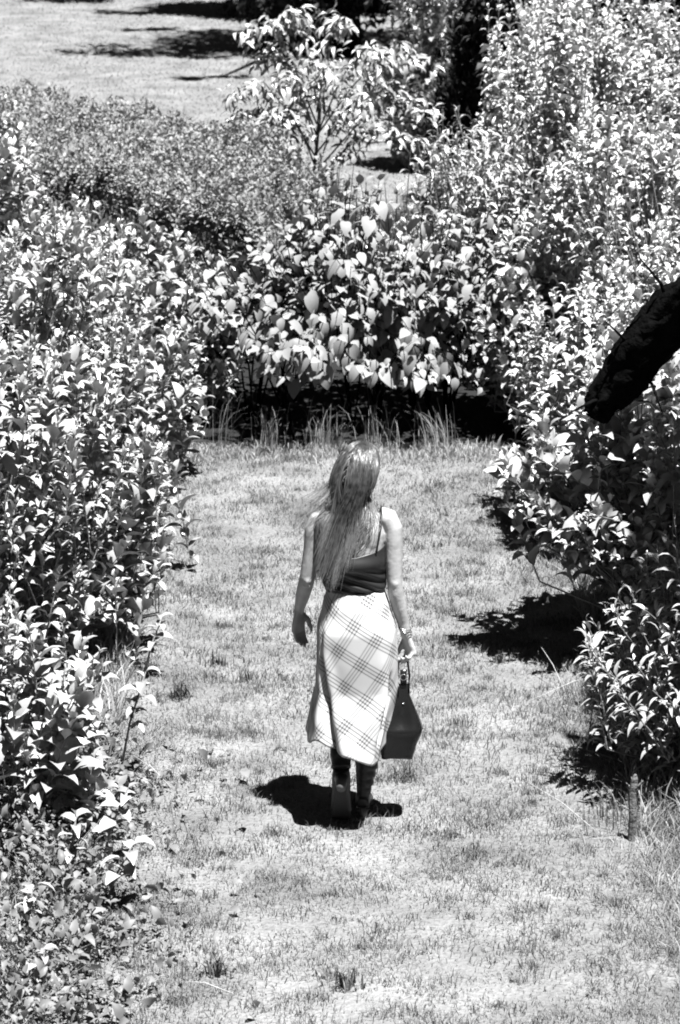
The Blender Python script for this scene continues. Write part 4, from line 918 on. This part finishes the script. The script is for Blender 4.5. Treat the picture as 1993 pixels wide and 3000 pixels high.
for k in range(3):
    MB().torus((0.226 + 0.002 * k, 0.001, 0.876 - 0.011 * k), 0.0285 + 0.0015 * k, 0.0018, Matrix.Rotation(0.25 + 0.12 * k, 3, 'Y') @ Matrix.Rotation(0.1 - 0.12 * k, 3, 'X'), 28, 6).build('bracelet', M_metal, P)

# handbag hanging from the right hand
BAG0 = Vector((0.05 + 0.222, 11.55 - 0.012, 0.0))
B = thing('handbag', 'black leather bucket bag hanging from the walking woman\'s hand', 'bag', tuple(BAG0))
BT = [(0.605, 0.0, 0.024, 0.017), (0.575, 0.0, 0.027, 0.02), (0.43, -0.01, 0.094, 0.085), (0.41, -0.012, 0.093, 0.083), (0.31, -0.024, 0.072, 0.044), (0.292, -0.025, 0.068, 0.038)]
mb = MB(); V = []; n_ = 56; rows = 40
for j in range(rows + 1):
    z = 0.605 + (0.292 - 0.605) * j / rows; cx, rx, ry = [float(np.interp(-z, [-q[0] for q in BT], [q[k] for q in BT])) for k in (1, 2, 3)]
    for i in range(n_):
        th = 2 * PI * i / n_; c_, s_ = math.cos(th), math.sin(th); pw = 0.55
        x = rx * abs(c_) ** pw * (1 if c_ > 0 else -1); y = ry * abs(s_) ** pw * (1 if s_ > 0 else -1)
        dent = math.exp(-((z - 0.475) / 0.05) ** 2) * math.exp(-(x / (rx * 0.5)) ** 2)
        if y < 0: y += 0.02 * dent
        else: y -= 0.016 * dent
        x *= 1 - 0.10 * math.exp(-((z - 0.36) / 0.03) ** 2) * math.exp(-(y / (ry * .6)) ** 2)
        V.append((cx + x, y, z + (0.004 * math.sin(3 * th) if j == rows else 0)))
F = [(j * n_ + i, (j + 1) * n_ + i, (j + 1) * n_ + (i + 1) % n_, j * n_ + (i + 1) % n_) for j in range(rows) for i in range(n_)]
F += [tuple(range(n_)), tuple(reversed([rows * n_ + i for i in range(n_)]))]
mb.add(V, F); body = mb.build('bag_body', M_bag, B)
MB().box((0.0, -0.02, 0.585), (0.02, 0.0025, 0.045), Matrix.Rotation(-0.15, 3, 'X')).build('closing_tab', M_bag, B, False)
MB().ball((0.0, -0.032, 0.545), 0.005).build('stud', M_metal, B)
for sy in (-1, 1):
    MB().tube([(-0.022, sy * 0.012, 0.585), (-0.03, sy * 0.018, 0.66), (-0.02, sy * 0.01, 0.725), (0.0, sy * 0.006, 0.748), (0.018, sy * 0.01, 0.725), (0.026, sy * 0.018, 0.66), (0.022, sy * 0.012, 0.585)], [(0.003, 0.008)] * 7, 10, ref=(0, 0, 1)).build('handle', M_bag, B)
MB().torus((0.0, -0.022, 0.662), 0.013, 0.0028, Matrix.Rotation(PI / 2, 3, 'X'), 22, 8).build('buckle', M_metal, B)
MB().tube([(0.0, -0.02, 0.695), (0.0, -0.022, 0.665), (0.0, -0.021, 0.625)], [(0.014, 0.003)] * 3, 8).build('buckle_strap', M_bag, B)
